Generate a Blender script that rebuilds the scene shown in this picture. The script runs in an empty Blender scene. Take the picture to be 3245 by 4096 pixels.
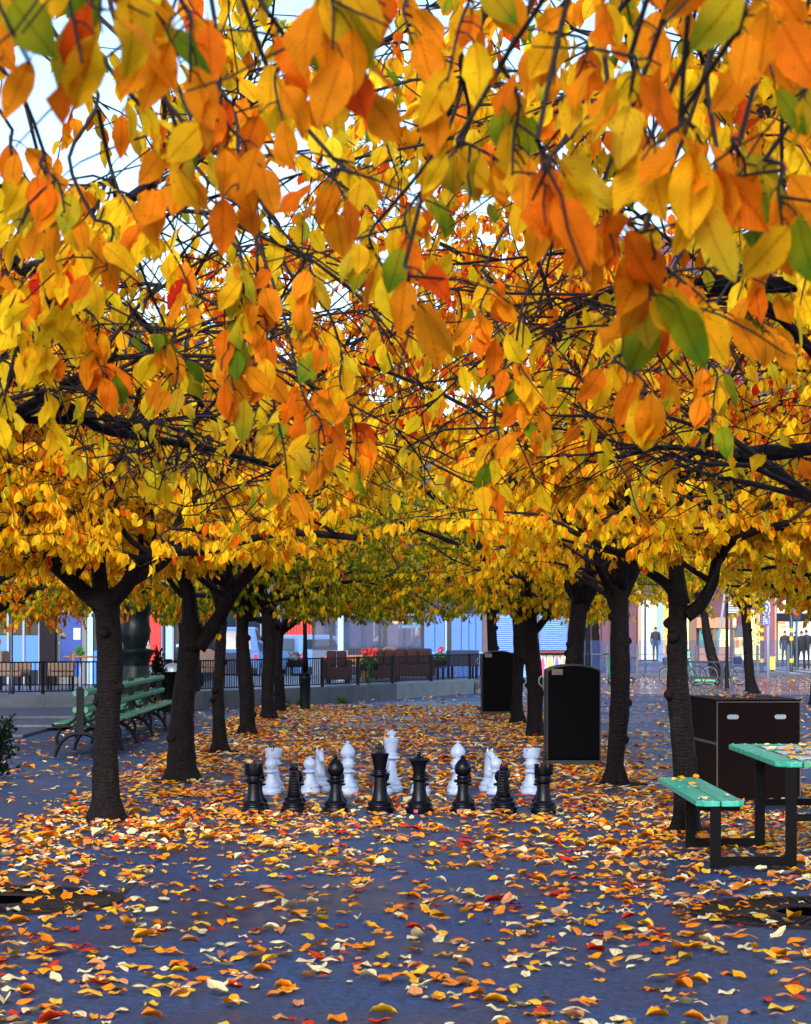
import bpy, bmesh, math, random
import numpy as np
from mathutils import Vector, Matrix

sc = bpy.context.scene
COL = sc.collection
rad = math.radians
# ------------------------------------------------------------------ camera, sky, sun, exposure
CAM_H, FPX, U0, V0 = 1.73, 9700.0, 1622.5, 2507.0      # metres, focal length and horizon in photo pixels
cam_d = bpy.data.cameras.new('camera')
cam = bpy.data.objects.new('camera', cam_d); COL.objects.link(cam)
cam.location = (0, 0, CAM_H); cam.rotation_euler = (rad(90), 0, 0)
cam_d.sensor_fit = 'VERTICAL'; cam_d.sensor_height = 36.0; cam_d.sensor_width = 36.0
cam_d.lens = FPX / 4096 * 36.0
cam_d.shift_y = (V0 - 2048) / 4096
cam_d.clip_start = 0.2; cam_d.clip_end = 2000
cam_d.dof.use_dof = True; cam_d.dof.focus_distance = 21.0
cam_d.dof.aperture_fstop = cam_d.lens / 7.0            # about a 7 mm opening
sc.camera = cam

SUN_EL, SUN_AZ = 30.0, 192.0                            # soft overcast light, from behind the camera
world = bpy.data.worlds.new('World'); sc.world = world; world.use_nodes = True
wn = world.node_tree
wn.nodes.clear()
sky = wn.nodes.new('ShaderNodeTexSky'); sky.sky_type = 'NISHITA'; sky.sun_disc = False
sky.sun_elevation = rad(SUN_EL); sky.sun_rotation = rad(SUN_AZ)
sky.air_density = 1.0; sky.dust_density = 2.2; sky.ozone_density = 3.0
bg = wn.nodes.new('ShaderNodeBackground'); bg.inputs['Strength'].default_value = 0.15
wo = wn.nodes.new('ShaderNodeOutputWorld')
wn.links.new(sky.outputs[0], bg.inputs[0]); wn.links.new(bg.outputs[0], wo.inputs[0])
sun_d = bpy.data.lights.new('sun', 'SUN'); sun_d.energy = 1.5; sun_d.angle = rad(30); sun_d.color = (1, .975, .94)
sun = bpy.data.objects.new('sun', sun_d); COL.objects.link(sun)
_az, _el = rad(SUN_AZ), rad(SUN_EL)
_sd = Vector((math.sin(_az) * math.cos(_el), math.cos(_az) * math.cos(_el), math.sin(_el)))
sun.rotation_euler = _sd.to_track_quat('Z', 'Y').to_euler()
sc.view_settings.view_transform = 'Standard'; sc.view_settings.look = 'None'
sc.view_settings.exposure = 1.42; sc.view_settings.gamma = 1.0
sc.view_settings.use_curve_mapping = False
sc.cycles.max_bounces = 9; sc.cycles.diffuse_bounces = 7; sc.cycles.transmission_bounces = 6
sc.cycles.glossy_bounces = 3; sc.cycles.transparent_max_bounces = 6
sc.cycles.caustics_reflective = False; sc.cycles.caustics_refractive = False
sc.cycles.use_denoising = True

# ------------------------------------------------------------------ helpers
rng = random.Random(11)
nrg = np.random.default_rng(5)

def px(u, v, d):
    return Vector(((u - U0) / FPX * d, d, CAM_H - (v - V0) / FPX * d))
def gnd(u, v):
    d = FPX * CAM_H / (v - V0)
    return Vector(((u - U0) / FPX * d, d, 0))

class MB:
    def __init__(s): s.v = []; s.f = []
    def add(s, vs, fs):
        o = len(s.v); s.v += [tuple(p) for p in vs]; s.f += [tuple(i + o for i in f) for f in fs]; return s
    def box(s, x0, x1, y0, y1, z0, z1, m=None):
        vs = [Vector((x, y, z)) for z in (z0, z1) for y in (y0, y1) for x in (x0, x1)]
        if m is not None: vs = [m @ p for p in vs]
        return s.add(vs, [(0, 2, 3, 1), (4, 5, 7, 6), (0, 1, 5, 4), (2, 6, 7, 3), (0, 4, 6, 2), (1, 3, 7, 5)])
    def tube(s, pts, r, n=8, caps=True, jit=0.0, rnd=None, flat=None):
        pts = [Vector(p) for p in pts]
        if not hasattr(r, '__len__'): r = [r] * len(pts)
        t0 = (pts[1] - pts[0]).normalized()
        a = Vector((0, 0, 1)) if abs(t0.z) < .9 else Vector((1, 0, 0))
        nx = t0.cross(a).normalized()
        vs = []
        for i, p in enumerate(pts):
            t = (pts[min(i + 1, len(pts) - 1)] - pts[max(i - 1, 0)])
            if t.length < 1e-9: t = t0
            t = t.normalized()
            nx = (nx - t * nx.dot(t))
            nx = nx.normalized() if nx.length > 1e-6 else t.orthogonal().normalized()
            ny = t.cross(nx)
            for k in range(n):
                an = 2 * math.pi * k / n
                rr = r[i] * (1 + (rnd.uniform(-jit, jit) if jit else 0))
                vs.append(p + nx * (math.cos(an) * rr) + ny * (math.sin(an) * rr * (flat or 1)))
        fs = []
        for i in range(len(pts) - 1):
            for k in range(n):
                k2 = (k + 1) % n
                fs.append((i * n + k, i * n + k2, (i + 1) * n + k2, (i + 1) * n + k))
        if caps:
            fs.append(tuple(range(n - 1, -1, -1))); fs.append(tuple((len(pts) - 1) * n + k for k in range(n)))
        return s.add(vs, fs)
    def lathe(s, prof, n=20, c=(0, 0, 0), sy=1.0):
        cx, cy, cz = c; vs = []; fs = []
        for r, z in prof:
            for k in range(n):
                an = 2 * math.pi * k / n
                vs.append((cx + r * math.cos(an), cy + r * math.sin(an) * sy, cz + z))
        for i in range(len(prof) - 1):
            for k in range(n):
                k2 = (k + 1) % n
                fs.append((i * n + k, i * n + k2, (i + 1) * n + k2, (i + 1) * n + k))
        fs.append(tuple(range(n - 1, -1, -1))); fs.append(tuple((len(prof) - 1) * n + k for k in range(n)))
        return s.add(vs, fs)
    def prism(s, poly, f0, f1):
        """poly: list of 2-D points, f0/f1 map a 2-D point to the two faces"""
        n = len(poly)
        vs = [f0(p) for p in poly] + [f1(p) for p in poly]
        fs = [tuple(range(n - 1, -1, -1)), tuple(range(n, 2 * n))]
        for k in range(n): fs.append((k, (k + 1) % n, n + (k + 1) % n, n + k))
        return s.add(vs, fs)
    def mesh(s, name, smooth=False):
        me = bpy.data.meshes.new(name); me.from_pydata(s.v, [], s.f); me.update()
        bm = bmesh.new(); bm.from_mesh(me); bmesh.ops.recalc_face_normals(bm, faces=bm.faces); bm.to_mesh(me); bm.free()
        if smooth: me.shade_smooth()
        return me
    def build(s, name, mat, parent=None, smooth=False, loc=None, bevel=0, auto=None, seg=2):
        me = s.mesh(name, smooth or auto is not None)
        if mat is not None: me.materials.append(mat)
        if auto is not None:
            try: me.set_sharp_from_angle(angle=rad(auto))
            except Exception: pass
        o = bpy.data.objects.new(name, me); COL.objects.link(o)
        if parent is not None: o.parent = parent
        if loc is not None: o.location = loc
        if bevel:
            b = o.modifiers.new('bevel', 'BEVEL'); b.width = bevel; b.segments = seg; b.limit_method = 'ANGLE'
        return o

def tag(o, label=None, cat=None, group=None, kind=None):
    if label: o['label'] = label
    if cat: o['category'] = cat
    if group: o['group'] = group
    if kind: o['kind'] = kind
    return o
def thing(name, label, cat, loc=(0, 0, 0), rz=0, group=None):
    o = bpy.data.objects.new(name, None); COL.objects.link(o); o.empty_display_size = .1
    o.location = loc; o.rotation_euler = (0, 0, rz)
    return tag(o, label, cat, group)
def copy_tree(o, parent=None, mats=None):
    c = o.copy(); COL.objects.link(c); c.parent = parent
    for ch in o.children: copy_tree(ch, c)
    return c
def inst(name, me, parent, loc=(0, 0, 0), rz=0, scale=None):
    o = bpy.data.objects.new(name, me); COL.objects.link(o); o.parent = parent; o.location = loc
    o.rotation_euler = (0, 0, rz)
    if scale is not None: o.scale = scale
    return o
def bez(p, n=8):
    """Catmull-Rom through points"""
    p = [Vector(q) for q in p]; out = []
    for i in range(len(p) - 1):
        a, b, c, d = p[max(i - 1, 0)], p[i], p[i + 1], p[min(i + 2, len(p) - 1)]
        for k in range(n):
            t = k / n
            out.append(.5 * ((2 * b) + (c - a) * t + (2 * a - 5 * b + 4 * c - d) * t * t + (3 * b - a - 3 * c + d) * t ** 3))
    out.append(p[-1]); return out
def lerp_list(a, n):
    xs = np.linspace(0, len(a) - 1, n); return list(np.interp(xs, range(len(a)), a))

# ------------------------------------------------------------------ materials
_mats = {}
def mat(name, col, rough=.6, metal=0., var=0., scale=6., bump=0., bscale=40., spec=.5, coat=0., emit=0., stretch=None, col2=None, rvar=0.):
    if name in _mats: return _mats[name]
    m = bpy.data.materials.new(name); m.use_nodes = True; nt = m.node_tree; N = nt.nodes; Lk = nt.links
    b = N['Principled BSDF']
    b.inputs['Base Color'].default_value = (*col, 1); b.inputs['Roughness'].default_value = rough
    b.inputs['Metallic'].default_value = metal; b.inputs['Specular IOR Level'].default_value = spec
    b.inputs['Coat Weight'].default_value = coat
    if emit:
        b.inputs['Emission Color'].default_value = (*col, 1); b.inputs['Emission Strength'].default_value = emit
    if var or bump or rvar:
        tc = N.new('ShaderNodeTexCoord'); mp = N.new('ShaderNodeMapping')
        if stretch: mp.inputs['Scale'].default_value = stretch
        Lk.new(tc.outputs['Object'], mp.inputs['Vector'])
        oi = N.new('ShaderNodeObjectInfo'); va = N.new('ShaderNodeVectorMath'); va.operation = 'ADD'
        vm = N.new('ShaderNodeMath'); vm.operation = 'MULTIPLY'; vm.inputs[1].default_value = 37.
        Lk.new(oi.outputs['Random'], vm.inputs[0]); Lk.new(mp.outputs[0], va.inputs[0]); Lk.new(vm.outputs[0], va.inputs[1])
    if var:
        n = N.new('ShaderNodeTexNoise'); n.inputs['Scale'].default_value = scale; n.inputs['Detail'].default_value = 6; n.inputs['Roughness'].default_value = .65
        Lk.new(va.outputs[0], n.inputs['Vector'])
        r = N.new('ShaderNodeValToRGB'); r.color_ramp.elements[0].position = .28; r.color_ramp.elements[1].position = .72
        lo = col2 if col2 else tuple(c * (1 - var) for c in col)
        hi = col if col2 else tuple(min(1, c * (1 + var)) for c in col)
        r.color_ramp.elements[0].color = (*lo, 1); r.color_ramp.elements[1].color = (*hi, 1)
        Lk.new(n.outputs['Fac'], r.inputs[0]); Lk.new(r.outputs[0], b.inputs['Base Color'])
        if emit: Lk.new(r.outputs[0], b.inputs['Emission Color'])
        if rvar:
            mr = N.new('ShaderNodeMapRange'); mr.inputs['From Min'].default_value = .3; mr.inputs['From Max'].default_value = .7
            mr.inputs['To Min'].default_value = rough - rvar; mr.inputs['To Max'].default_value = rough + rvar
            Lk.new(n.outputs['Fac'], mr.inputs[0]); Lk.new(mr.outputs[0], b.inputs['Roughness'])
    if bump:
        n2 = N.new('ShaderNodeTexNoise'); n2.inputs['Scale'].default_value = bscale; n2.inputs['Detail'].default_value = 5
        Lk.new(va.outputs[0], n2.inputs['Vector'])
        bp = N.new('ShaderNodeBump'); bp.inputs['Strength'].default_value = bump; bp.inputs['Distance'].default_value = .02
        Lk.new(n2.outputs['Fac'], bp.inputs['Height']); Lk.new(bp.outputs[0], b.inputs['Normal'])
    _mats[name] = m; return m

def glass_mat(name, col, alpha, rough=.05, spec=.6):
    """thin window glass: part see-through, part mirror"""
    if name in _mats: return _mats[name]
    m = bpy.data.materials.new(name); m.use_nodes = True; nt = m.node_tree; N = nt.nodes
    b = N['Principled BSDF']; b.inputs['Base Color'].default_value = (*col, 1); b.inputs['Roughness'].default_value = rough
    b.inputs['Specular IOR Level'].default_value = spec
    tr = N.new('ShaderNodeBsdfTransparent'); tr.inputs[0].default_value = (.93, .96, 1, 1)
    mx = N.new('ShaderNodeMixShader'); mx.inputs[0].default_value = alpha
    nt.links.new(tr.outputs[0], mx.inputs[1]); nt.links.new(b.outputs[0], mx.inputs[2])
    nt.links.new(mx.outputs[0], N['Material Output'].inputs[0])
    _mats[name] = m; return m

def leaf_material(name, transl):
    m = bpy.data.materials.new(name); m.use_nodes = True; nt = m.node_tree; N = nt.nodes; Lk = nt.links
    N.clear()
    at = N.new('ShaderNodeAttribute'); at.attribute_name = 'leafcol'
    uv = N.new('ShaderNodeUVMap'); uv.uv_map = 'UVMap'
    sp = N.new('ShaderNodeSeparateXYZ'); Lk.new(uv.outputs[0], sp.inputs[0])
    def math_(op, a, b=None, c=None):
        n = N.new('ShaderNodeMath'); n.operation = op
        for i, x in enumerate((a, b, c)):
            if x is None: continue
            if isinstance(x, (int, float)): n.inputs[i].default_value = x
            else: Lk.new(x, n.inputs[i])
        return n.outputs[0]
    ax = math_('ABSOLUTE', math_('SUBTRACT', sp.outputs[0], .5))
    mid = math_('SUBTRACT', 1.0, math_('MINIMUM', math_('MULTIPLY', ax, 16.0), 1.0))
    ph = math_('SUBTRACT', math_('MULTIPLY', sp.outputs[1], 58.0), math_('MULTIPLY', ax, 62.0))
    sv = math_('POWER', math_('MULTIPLY_ADD', math_('SINE', ph), .5, .5), 5.0)
    vein = math_('MINIMUM', math_('ADD', math_('MULTIPLY', mid, .75), math_('MULTIPLY', sv, .5)), 1.0)
    geo = N.new('ShaderNodeNewGeometry')
    nz = N.new('ShaderNodeTexNoise'); nz.inputs['Scale'].default_value = 22; nz.inputs['Detail'].default_value = 5
    Lk.new(geo.outputs['Position'], nz.inputs['Vector'])
    # green tip or base, ragged by noise
    gm = math_('MULTIPLY', at.outputs['Alpha'], 1.0)
    gv = math_('ADD', math_('MULTIPLY', sp.outputs[1], .9), math_('MULTIPLY', math_('SUBTRACT', nz.outputs['Fac'], .5), 1.1))
    gs = N.new('ShaderNodeMapRange'); gs.interpolation_type = 'SMOOTHSTEP'
    gs.inputs['From Min'].default_value = .35; gs.inputs['From Max'].default_value = .85
    Lk.new(gv, gs.inputs[0])
    gf = math_('MULTIPLY', gs.outputs[0], gm)
    mg = N.new('ShaderNodeMixRGB'); mg.inputs['Color2'].default_value = (.10, .22, .012, 1)
    Lk.new(gf, mg.inputs['Fac']); Lk.new(at.outputs['Color'], mg.inputs['Color1'])
    # blotches
    bl = N.new('ShaderNodeMapRange'); bl.inputs['From Min'].default_value = .35; bl.inputs['From Max'].default_value = .65
    bl.inputs['To Min'].default_value = .84; bl.inputs['To Max'].default_value = 1.1; Lk.new(nz.outputs['Fac'], bl.inputs[0])
    mb = N.new('ShaderNodeMixRGB'); mb.blend_type = 'MULTIPLY'; mb.inputs['Fac'].default_value = 1
    Lk.new(mg.outputs[0], mb.inputs['Color1']); Lk.new(bl.outputs[0], mb.inputs['Color2'])
    # small brown spots
    vz = N.new('ShaderNodeTexVoronoi'); vz.inputs['Scale'].default_value = 60; Lk.new(geo.outputs['Position'], vz.inputs['Vector'])
    st = N.new('ShaderNodeMapRange'); st.inputs['From Min'].default_value = .06; st.inputs['From Max'].default_value = .20
    st.inputs['To Min'].default_value = .55; st.inputs['To Max'].default_value = 0; Lk.new(vz.outputs['Distance'], st.inputs[0])
    ms = N.new('ShaderNodeMixRGB'); ms.inputs['Color2'].default_value = (.12, .035, .008, 1)
    Lk.new(math_('MULTIPLY', st.outputs[0], math_('GREATER_THAN', nz.outputs['Fac'], .49)), ms.inputs['Fac']); Lk.new(mb.outputs[0], ms.inputs['Color1'])
    mv = N.new('ShaderNodeMixRGB'); mv.blend_type = 'MULTIPLY'; mv.inputs['Color2'].default_value = (.62, .45, .3, 1)
    Lk.new(math_('MULTIPLY', vein, .85), mv.inputs['Fac']); Lk.new(ms.outputs[0], mv.inputs['Color1'])
    b = N.new('ShaderNodeBsdfPrincipled'); b.inputs['Roughness'].default_value = .6; b.inputs['Specular IOR Level'].default_value = .05
    Lk.new(mv.outputs[0], b.inputs['Base Color'])
    bp = N.new('ShaderNodeBump'); bp.inputs['Strength'].default_value = .35; bp.inputs['Distance'].default_value = .003; bp.invert = True
    Lk.new(vein, bp.inputs['Height']); Lk.new(bp.outputs[0], b.inputs['Normal'])
    t = N.new('ShaderNodeBsdfTranslucent'); Lk.new(mv.outputs[0], t.inputs['Color'])
    mx = N.new('ShaderNodeMixShader'); mx.inputs[0].default_value = transl
    Lk.new(b.outputs[0], mx.inputs[1]); Lk.new(t.outputs[0], mx.inputs[2])
    o = N.new('ShaderNodeOutputMaterial'); Lk.new(mx.outputs[0], o.inputs[0])
    return m
LEAF = leaf_material('cherry_leaf', .58)
FALLEN = leaf_material('fallen_leaf', .15)

def asphalt(name, base, wet, spec=.35):
    m = bpy.data.materials.new(name); m.use_nodes = True; nt = m.node_tree; N = nt.nodes; Lk = nt.links
    b = N['Principled BSDF']
    geo = N.new('ShaderNodeNewGeometry')
    def noise(s, d=4, r=.6):
        n = N.new('ShaderNodeTexNoise'); n.inputs['Scale'].default_value = s; n.inputs['Detail'].default_value = d; n.inputs['Roughness'].default_value = r
        Lk.new(geo.outputs['Position'], n.inputs['Vector']); return n
    fine = noise(38, 4, .8); big = noise(.55, 6); mid = noise(17, 8, .8)
    r = N.new('ShaderNodeValToRGB'); e = r.color_ramp.elements
    e[0].position = .38; e[0].color = (*[c * .25 for c in base], 1); e[1].position = .64; e[1].color = (*[min(1, c * 2.2) for c in base], 1)
    Lk.new(fine.outputs['Fac'], r.inputs[0])
    r2 = N.new('ShaderNodeMapRange'); r2.inputs['From Min'].default_value = .36; r2.inputs['From Max'].default_value = .64
    r2.inputs['To Min'].default_value = .2; r2.inputs['To Max'].default_value = 1.75; Lk.new(mid.outputs['Fac'], r2.inputs[0])
    mx = N.new('ShaderNodeMixRGB'); mx.blend_type = 'MULTIPLY'; mx.inputs[0].default_value = 1
    Lk.new(r.outputs[0], mx.inputs[1]); Lk.new(r2.outputs[0], mx.inputs[2]); Lk.new(mx.outputs[0], b.inputs['Base Color'])
    r3 = N.new('ShaderNodeMapRange'); r3.inputs['From Min'].default_value = .36; r3.inputs['From Max'].default_value = .62
    r3.inputs['To Min'].default_value = wet[0]; r3.inputs['To Max'].default_value = wet[1]; Lk.new(big.outputs['Fac'], r3.inputs[0])
    r4 = N.new('ShaderNodeMapRange'); r4.inputs['From Min'].default_value = .38; r4.inputs['From Max'].default_value = .6; r4.inputs['To Min'].default_value = .62; r4.inputs['To Max'].default_value = 1.15; Lk.new(big.outputs['Fac'], r4.inputs[0])
    mx2 = N.new('ShaderNodeMixRGB'); mx2.blend_type = 'MULTIPLY'; mx2.inputs[0].default_value = 1; Lk.new(mx.outputs[0], mx2.inputs[1]); Lk.new(r4.outputs[0], mx2.inputs[2]); Lk.new(mx2.outputs[0], b.inputs['Base Color'])
    Lk.new(r3.outputs[0], b.inputs['Roughness'])
    bp = N.new('ShaderNodeBump'); bp.inputs['Strength'].default_value = .8; bp.inputs['Distance'].default_value = .010
    Lk.new(fine.outputs['Fac'], bp.inputs['Height']); Lk.new(bp.outputs[0], b.inputs['Normal'])
    b.inputs['Specular IOR Level'].default_value = spec
    return m
ASPH = asphalt('wet_asphalt', (.012, .033, .088), (.28, .58))
PLAZA = asphalt('wet_paving', (.035, .052, .11), (.05, .22), .6)
def bark_mat():
    m = bpy.data.materials.new('cherry_bark'); m.use_nodes = True; nt = m.node_tree; N = nt.nodes; Lk = nt.links
    b = N['Principled BSDF']; b.inputs['Roughness'].default_value = .6; b.inputs['Specular IOR Level'].default_value = .12
    geo = N.new('ShaderNodeNewGeometry')
    mp = N.new('ShaderNodeMapping'); mp.inputs['Scale'].default_value = (1, 1, .3); Lk.new(geo.outputs['Position'], mp.inputs[0])
    mp2 = N.new('ShaderNodeMapping'); mp2.inputs['Scale'].default_value = (1, 1, 3.2); Lk.new(geo.outputs['Position'], mp2.inputs[0])
    n1 = N.new('ShaderNodeTexNoise'); n1.inputs['Scale'].default_value = 26; n1.inputs['Detail'].default_value = 7; n1.inputs['Roughness'].default_value = .7; Lk.new(mp.outputs[0], n1.inputs[0])
    n2 = N.new('ShaderNodeTexNoise'); n2.inputs['Scale'].default_value = 16; n2.inputs['Detail'].default_value = 4; Lk.new(mp2.outputs[0], n2.inputs[0])
    n3 = N.new('ShaderNodeTexNoise'); n3.inputs['Scale'].default_value = 3.5; n3.inputs['Detail'].default_value = 4; Lk.new(geo.outputs['Position'], n3.inputs[0])
    r = N.new('ShaderNodeValToRGB'); e = r.color_ramp.elements
    e[0].position = .34; e[0].color = (.003, .0022, .0024, 1); e[1].position = .72; e[1].color = (.011, .0055, .0058, 1)
    Lk.new(n1.outputs[0], r.inputs[0])
    lent = N.new('ShaderNodeMapRange'); lent.inputs['From Min'].default_value = .62; lent.inputs['From Max'].default_value = .72; lent.inputs['To Max'].default_value = .55; Lk.new(n2.outputs[0], lent.inputs[0])
    ml = N.new('ShaderNodeMixRGB'); ml.inputs[2].default_value = (.030, .022, .027, 1); Lk.new(lent.outputs[0], ml.inputs[0]); Lk.new(r.outputs[0], ml.inputs[1])
    moss = N.new('ShaderNodeMapRange'); moss.inputs['From Min'].default_value = .60; moss.inputs['From Max'].default_value = .74; moss.inputs['To Max'].default_value = .5; Lk.new(n3.outputs[0], moss.inputs[0])
    mm = N.new('ShaderNodeMixRGB'); mm.inputs[2].default_value = (.010, .020, .010, 1); Lk.new(moss.outputs[0], mm.inputs[0]); Lk.new(ml.outputs[0], mm.inputs[1])
    Lk.new(mm.outputs[0], b.inputs['Base Color'])
    bp = N.new('ShaderNodeBump'); bp.inputs['Strength'].default_value = .9; bp.inputs['Distance'].default_value = .03
    ad = N.new('ShaderNodeMath'); ad.operation = 'ADD'; Lk.new(n1.outputs[0], ad.inputs[0]); Lk.new(n2.outputs[0], ad.inputs[1])
    Lk.new(ad.outputs[0], bp.inputs['Height']); Lk.new(bp.outputs[0], b.inputs['Normal'])
    return m
BARK = bark_mat()
TWIG = mat('twig_bark', (.012, .007, .006), .6, spec=.2)
BLACKM = mat('black_iron', (.0035, .0045, .007), .45, spec=.15, var=.3, scale=9, bump=.15)
DARKST = mat('dark_steel', (.0025, .0025, .0035), .5, spec=.08, var=.3, scale=12)
CONC = mat('mossy_concrete', (.085, .10, .14), .8, var=.5, scale=2.6, col2=(.045, .058, .052), bump=.5, bscale=60)
CONC2 = mat('pale_concrete', (.15, .19, .25), .75, var=.4, scale=3.0, col2=(.10, .13, .125), bump=.4, bscale=50)
GREENP = mat('green_paint', (.050, .29, .16), .38, var=.45, scale=14, bump=.12, bscale=30, rvar=.12)
TEALP = mat('teal_paint', (.03, .33, .22), .36, var=.45, scale=10, bump=.12, bscale=40, rvar=.12)
# ------------------------------------------------------------------ ground
g = MB(); g.add([(-400, -60, 0), (400, -60, 0), (400, 900, 0), (-400, 900, 0)], [(0, 1, 2, 3)])
tag(g.build('ground', ASPH), kind='structure')
p = MB(); p.add([(1.9, 62.8, .004), (60, 55, .004), (60, 83.4, .004), (1.9, 83.4, .004)], [(0, 1, 2, 3)])
tag(p.build('plaza_paving', PLAZA), kind='structure')
rd = MB(); rd.add([(-200, 83.75, .004), (200, 83.75, .004), (200, 106, .004), (-200, 106, .004)], [(0, 1, 2, 3)])
tag(rd.build('road', asphalt('road_asphalt', (.025, .032, .055), (.25, .45), .25)), kind='structure')
STONE = mat('kerb_stone', (.035, .045, .075), .4, var=.4, scale=5, bump=.3)
kb = thing('kerb', None, None); kb['kind'] = 'structure'
for i in range(26):
    x = 2.2 + i * 1.2
    MB().box(x, x + 1.188, 83.4, 83.72, -.05, .11).build('kerb_stone', STONE, kb, bevel=.015)
sw = MB(); sw.box(-200, 200, 106, 114, -.02, .12)
tag(sw.build('far_pavement', mat('far_paving', (.05, .055, .07), .5, spec=.2, var=.25, scale=1.5)), kind='structure')
WHITEPAINT = mat('road_paint', (.34, .36, .40), .5, spec=.2, var=.2, scale=8)
cr = thing('zebra_crossing', None, None); cr['kind'] = 'structure'
for i in range(7):
    x = 14.2 + i * .95
    m_ = MB(); m_.add([(x, 85, .008), (x + .5, 85, .008), (x + .5, 105, .008), (x, 105, .008)], [(0, 1, 2, 3)])
    m_.build('crossing_stripe', WHITEPAINT, cr)
# a patched seam and a shallow puddle in the near asphalt
sm = MB(); pts = [gnd(u, v) for u, v in ((740, 3330), (655, 3400), (640, 3440), (560, 3500), (520, 3545), (462, 3600), (440, 3640))]
L_, R_ = [], []
for i, q in enumerate(pts):
    w = (.010 + .016 * (i % 3 == 1)) if 0 < i < len(pts) - 1 else .003
    L_.append((q.x - w, q.y, .004)); R_.append((q.x + w, q.y, .004))
n_ = len(pts)
sm.add(L_ + R_, [(i, n_ + i, n_ + i + 1, i + 1) for i in range(n_ - 1)])
tag(sm.build('asphalt_seam', mat('seam_tar', (.012, .013, .018), .5)), kind='structure')
pu = MB(); c_ = gnd(1210, 3387)
pp = [(c_.x + .28 * math.cos(a) * (1 + .25 * math.sin(3 * a)), c_.y + .24 * math.sin(a) * (1 + .3 * math.cos(2 * a)), .004) for a in np.linspace(0, 2 * math.pi, 24, endpoint=False)]
pu.add(pp, [tuple(range(24))])
tag(pu.build('puddle', mat('still_water', (.01, .012, .018), .03, spec=.6)), kind='structure')

# ------------------------------------------------------------------ leaf geometry
def leaf_base(level, fold=.25, bend=.12, petiole=False, wave=0., cup=0.):
    if level == 'hi': ts, ws = [.07, .2, .4, .6, .8, .92], [.10, .205, .265, .245, .15, .06]
    else: ts, ws = [.25, .62], [.235, .245]
    z = lambda x, t: fold * abs(x) + bend * math.sin(math.pi * t) + wave * math.sin(9 * t + (2 if x > 0 else 0)) * abs(x) * 4 + cup * t * t
    V = [(0, 0, z(0, 0))]; UV = [(.5, 0)]
    for t, w in zip(ts, ws):
        for x in (-w, 0, w):
            V.append((x, t, z(x, t))); UV.append((.5 + x * 1.8, t))
    V.append((0, 1, z(0, 1))); UV.append((.5, 1))
    Fc = [(0, 2, 1), (0, 3, 2)]
    for i in range(len(ts) - 1):
        a = 1 + 3 * i; b = a + 3
        for k in (0, 1): Fc += [(a + k, a + k + 1, b + k + 1), (a + k, b + k + 1, b + k)]
    a = 1 + 3 * (len(ts) - 1); tip = len(V) - 1
    Fc += [(a, a + 1, tip), (a + 1, a + 2, tip)]
    if petiole:
        k = len(V); r = .012
        V += [(-r, .01, z(0, 0)), (r, .01, z(0, 0)), (r, -.2, z(0, 0) + .02), (-r, -.2, z(0, 0) + .02)]
        UV += [(.5, 0)] * 4; Fc += [(k, k + 1, k + 2), (k, k + 2, k + 3)]
    return np.array(V, float), np.array(Fc, int), np.array(UV, float)

def leaf_frames(D, Nn):
    Y = D / np.linalg.norm(D, axis=1, keepdims=True)
    X = np.cross(Y, Nn); X /= np.maximum(np.linalg.norm(X, axis=1, keepdims=True), 1e-6)
    return X, Y, np.cross(X, Y)

def leaf_mesh(name, P, D, Nn, L, W, C, base, material, S=None):
    V, Fc, UV = base; n, nv, nf = len(P), len(V), len(Fc)
    X, Y, Z = leaf_frames(D, Nn)
    if S is not None: Z = Z * S[:, None]                             # how strongly each leaf is folded and curled
    vs = (P[:, None, :] + L[:, None, None] * (V[None, :, 0, None] * (W[:, None, None] * X[:, None, :]) + V[None, :, 1, None] * Y[:, None, :] + V[None, :, 2, None] * Z[:, None, :])).reshape(-1, 3)
    fs = (Fc[None] + (np.arange(n) * nv)[:, None, None]).reshape(-1)
    me = bpy.data.meshes.new(name)
    me.vertices.add(n * nv); me.vertices.foreach_set('co', vs.ravel().astype(np.float32))
    me.loops.add(n * nf * 3); me.loops.foreach_set('vertex_index', fs.astype(np.int32))
    me.polygons.add(n * nf)
    me.polygons.foreach_set('loop_start', (np.arange(n * nf) * 3).astype(np.int32))
    me.update(calc_edges=True)
    ca = me.color_attributes.new('leafcol', 'FLOAT_COLOR', 'POINT')
    ca.data.foreach_set('color', np.repeat(C, nv, axis=0).ravel().astype(np.float32))
    uvl = me.uv_layers.new(name='UVMap')
    uvl.data.foreach_set('uv', UV[np.tile(Fc.reshape(-1), n)].ravel().astype(np.float32))
    me.materials.append(material); me.shade_smooth()
    return me

PAL = np.array([            # autumn leaf colours, last value: how green its tip still is
    (.98, .64, .012, .0), (.97, .52, .010, .03), (.92, .30, .008, .0), (.85, .19, .006, .0),
    (.72, .085, .006, .0), (.60, .030, .008, .0), (.80, .50, .020, .35), (.60, .46, .015, .6),
    (.30, .34, .010, .9), (.14, .22, .010, 1.0), (.98, .70, .025, .0)])
def leaf_colours(n, w, rg):
    w = np.array(w, float); w /= w.sum()
    k = rg.choice(len(PAL), n, p=w); C = PAL[k].copy()
    C[:, :3] *= rg.uniform(.82, 1.08, (n, 1)); C[:, 1] *= rg.uniform(.85, 1.15, n)
    C[:, 3] = np.clip(C[:, 3] * rg.uniform(.4, 1.3, n) + (rg.random(n) < .06) * .45, 0, 1)
    return C, k
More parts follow.
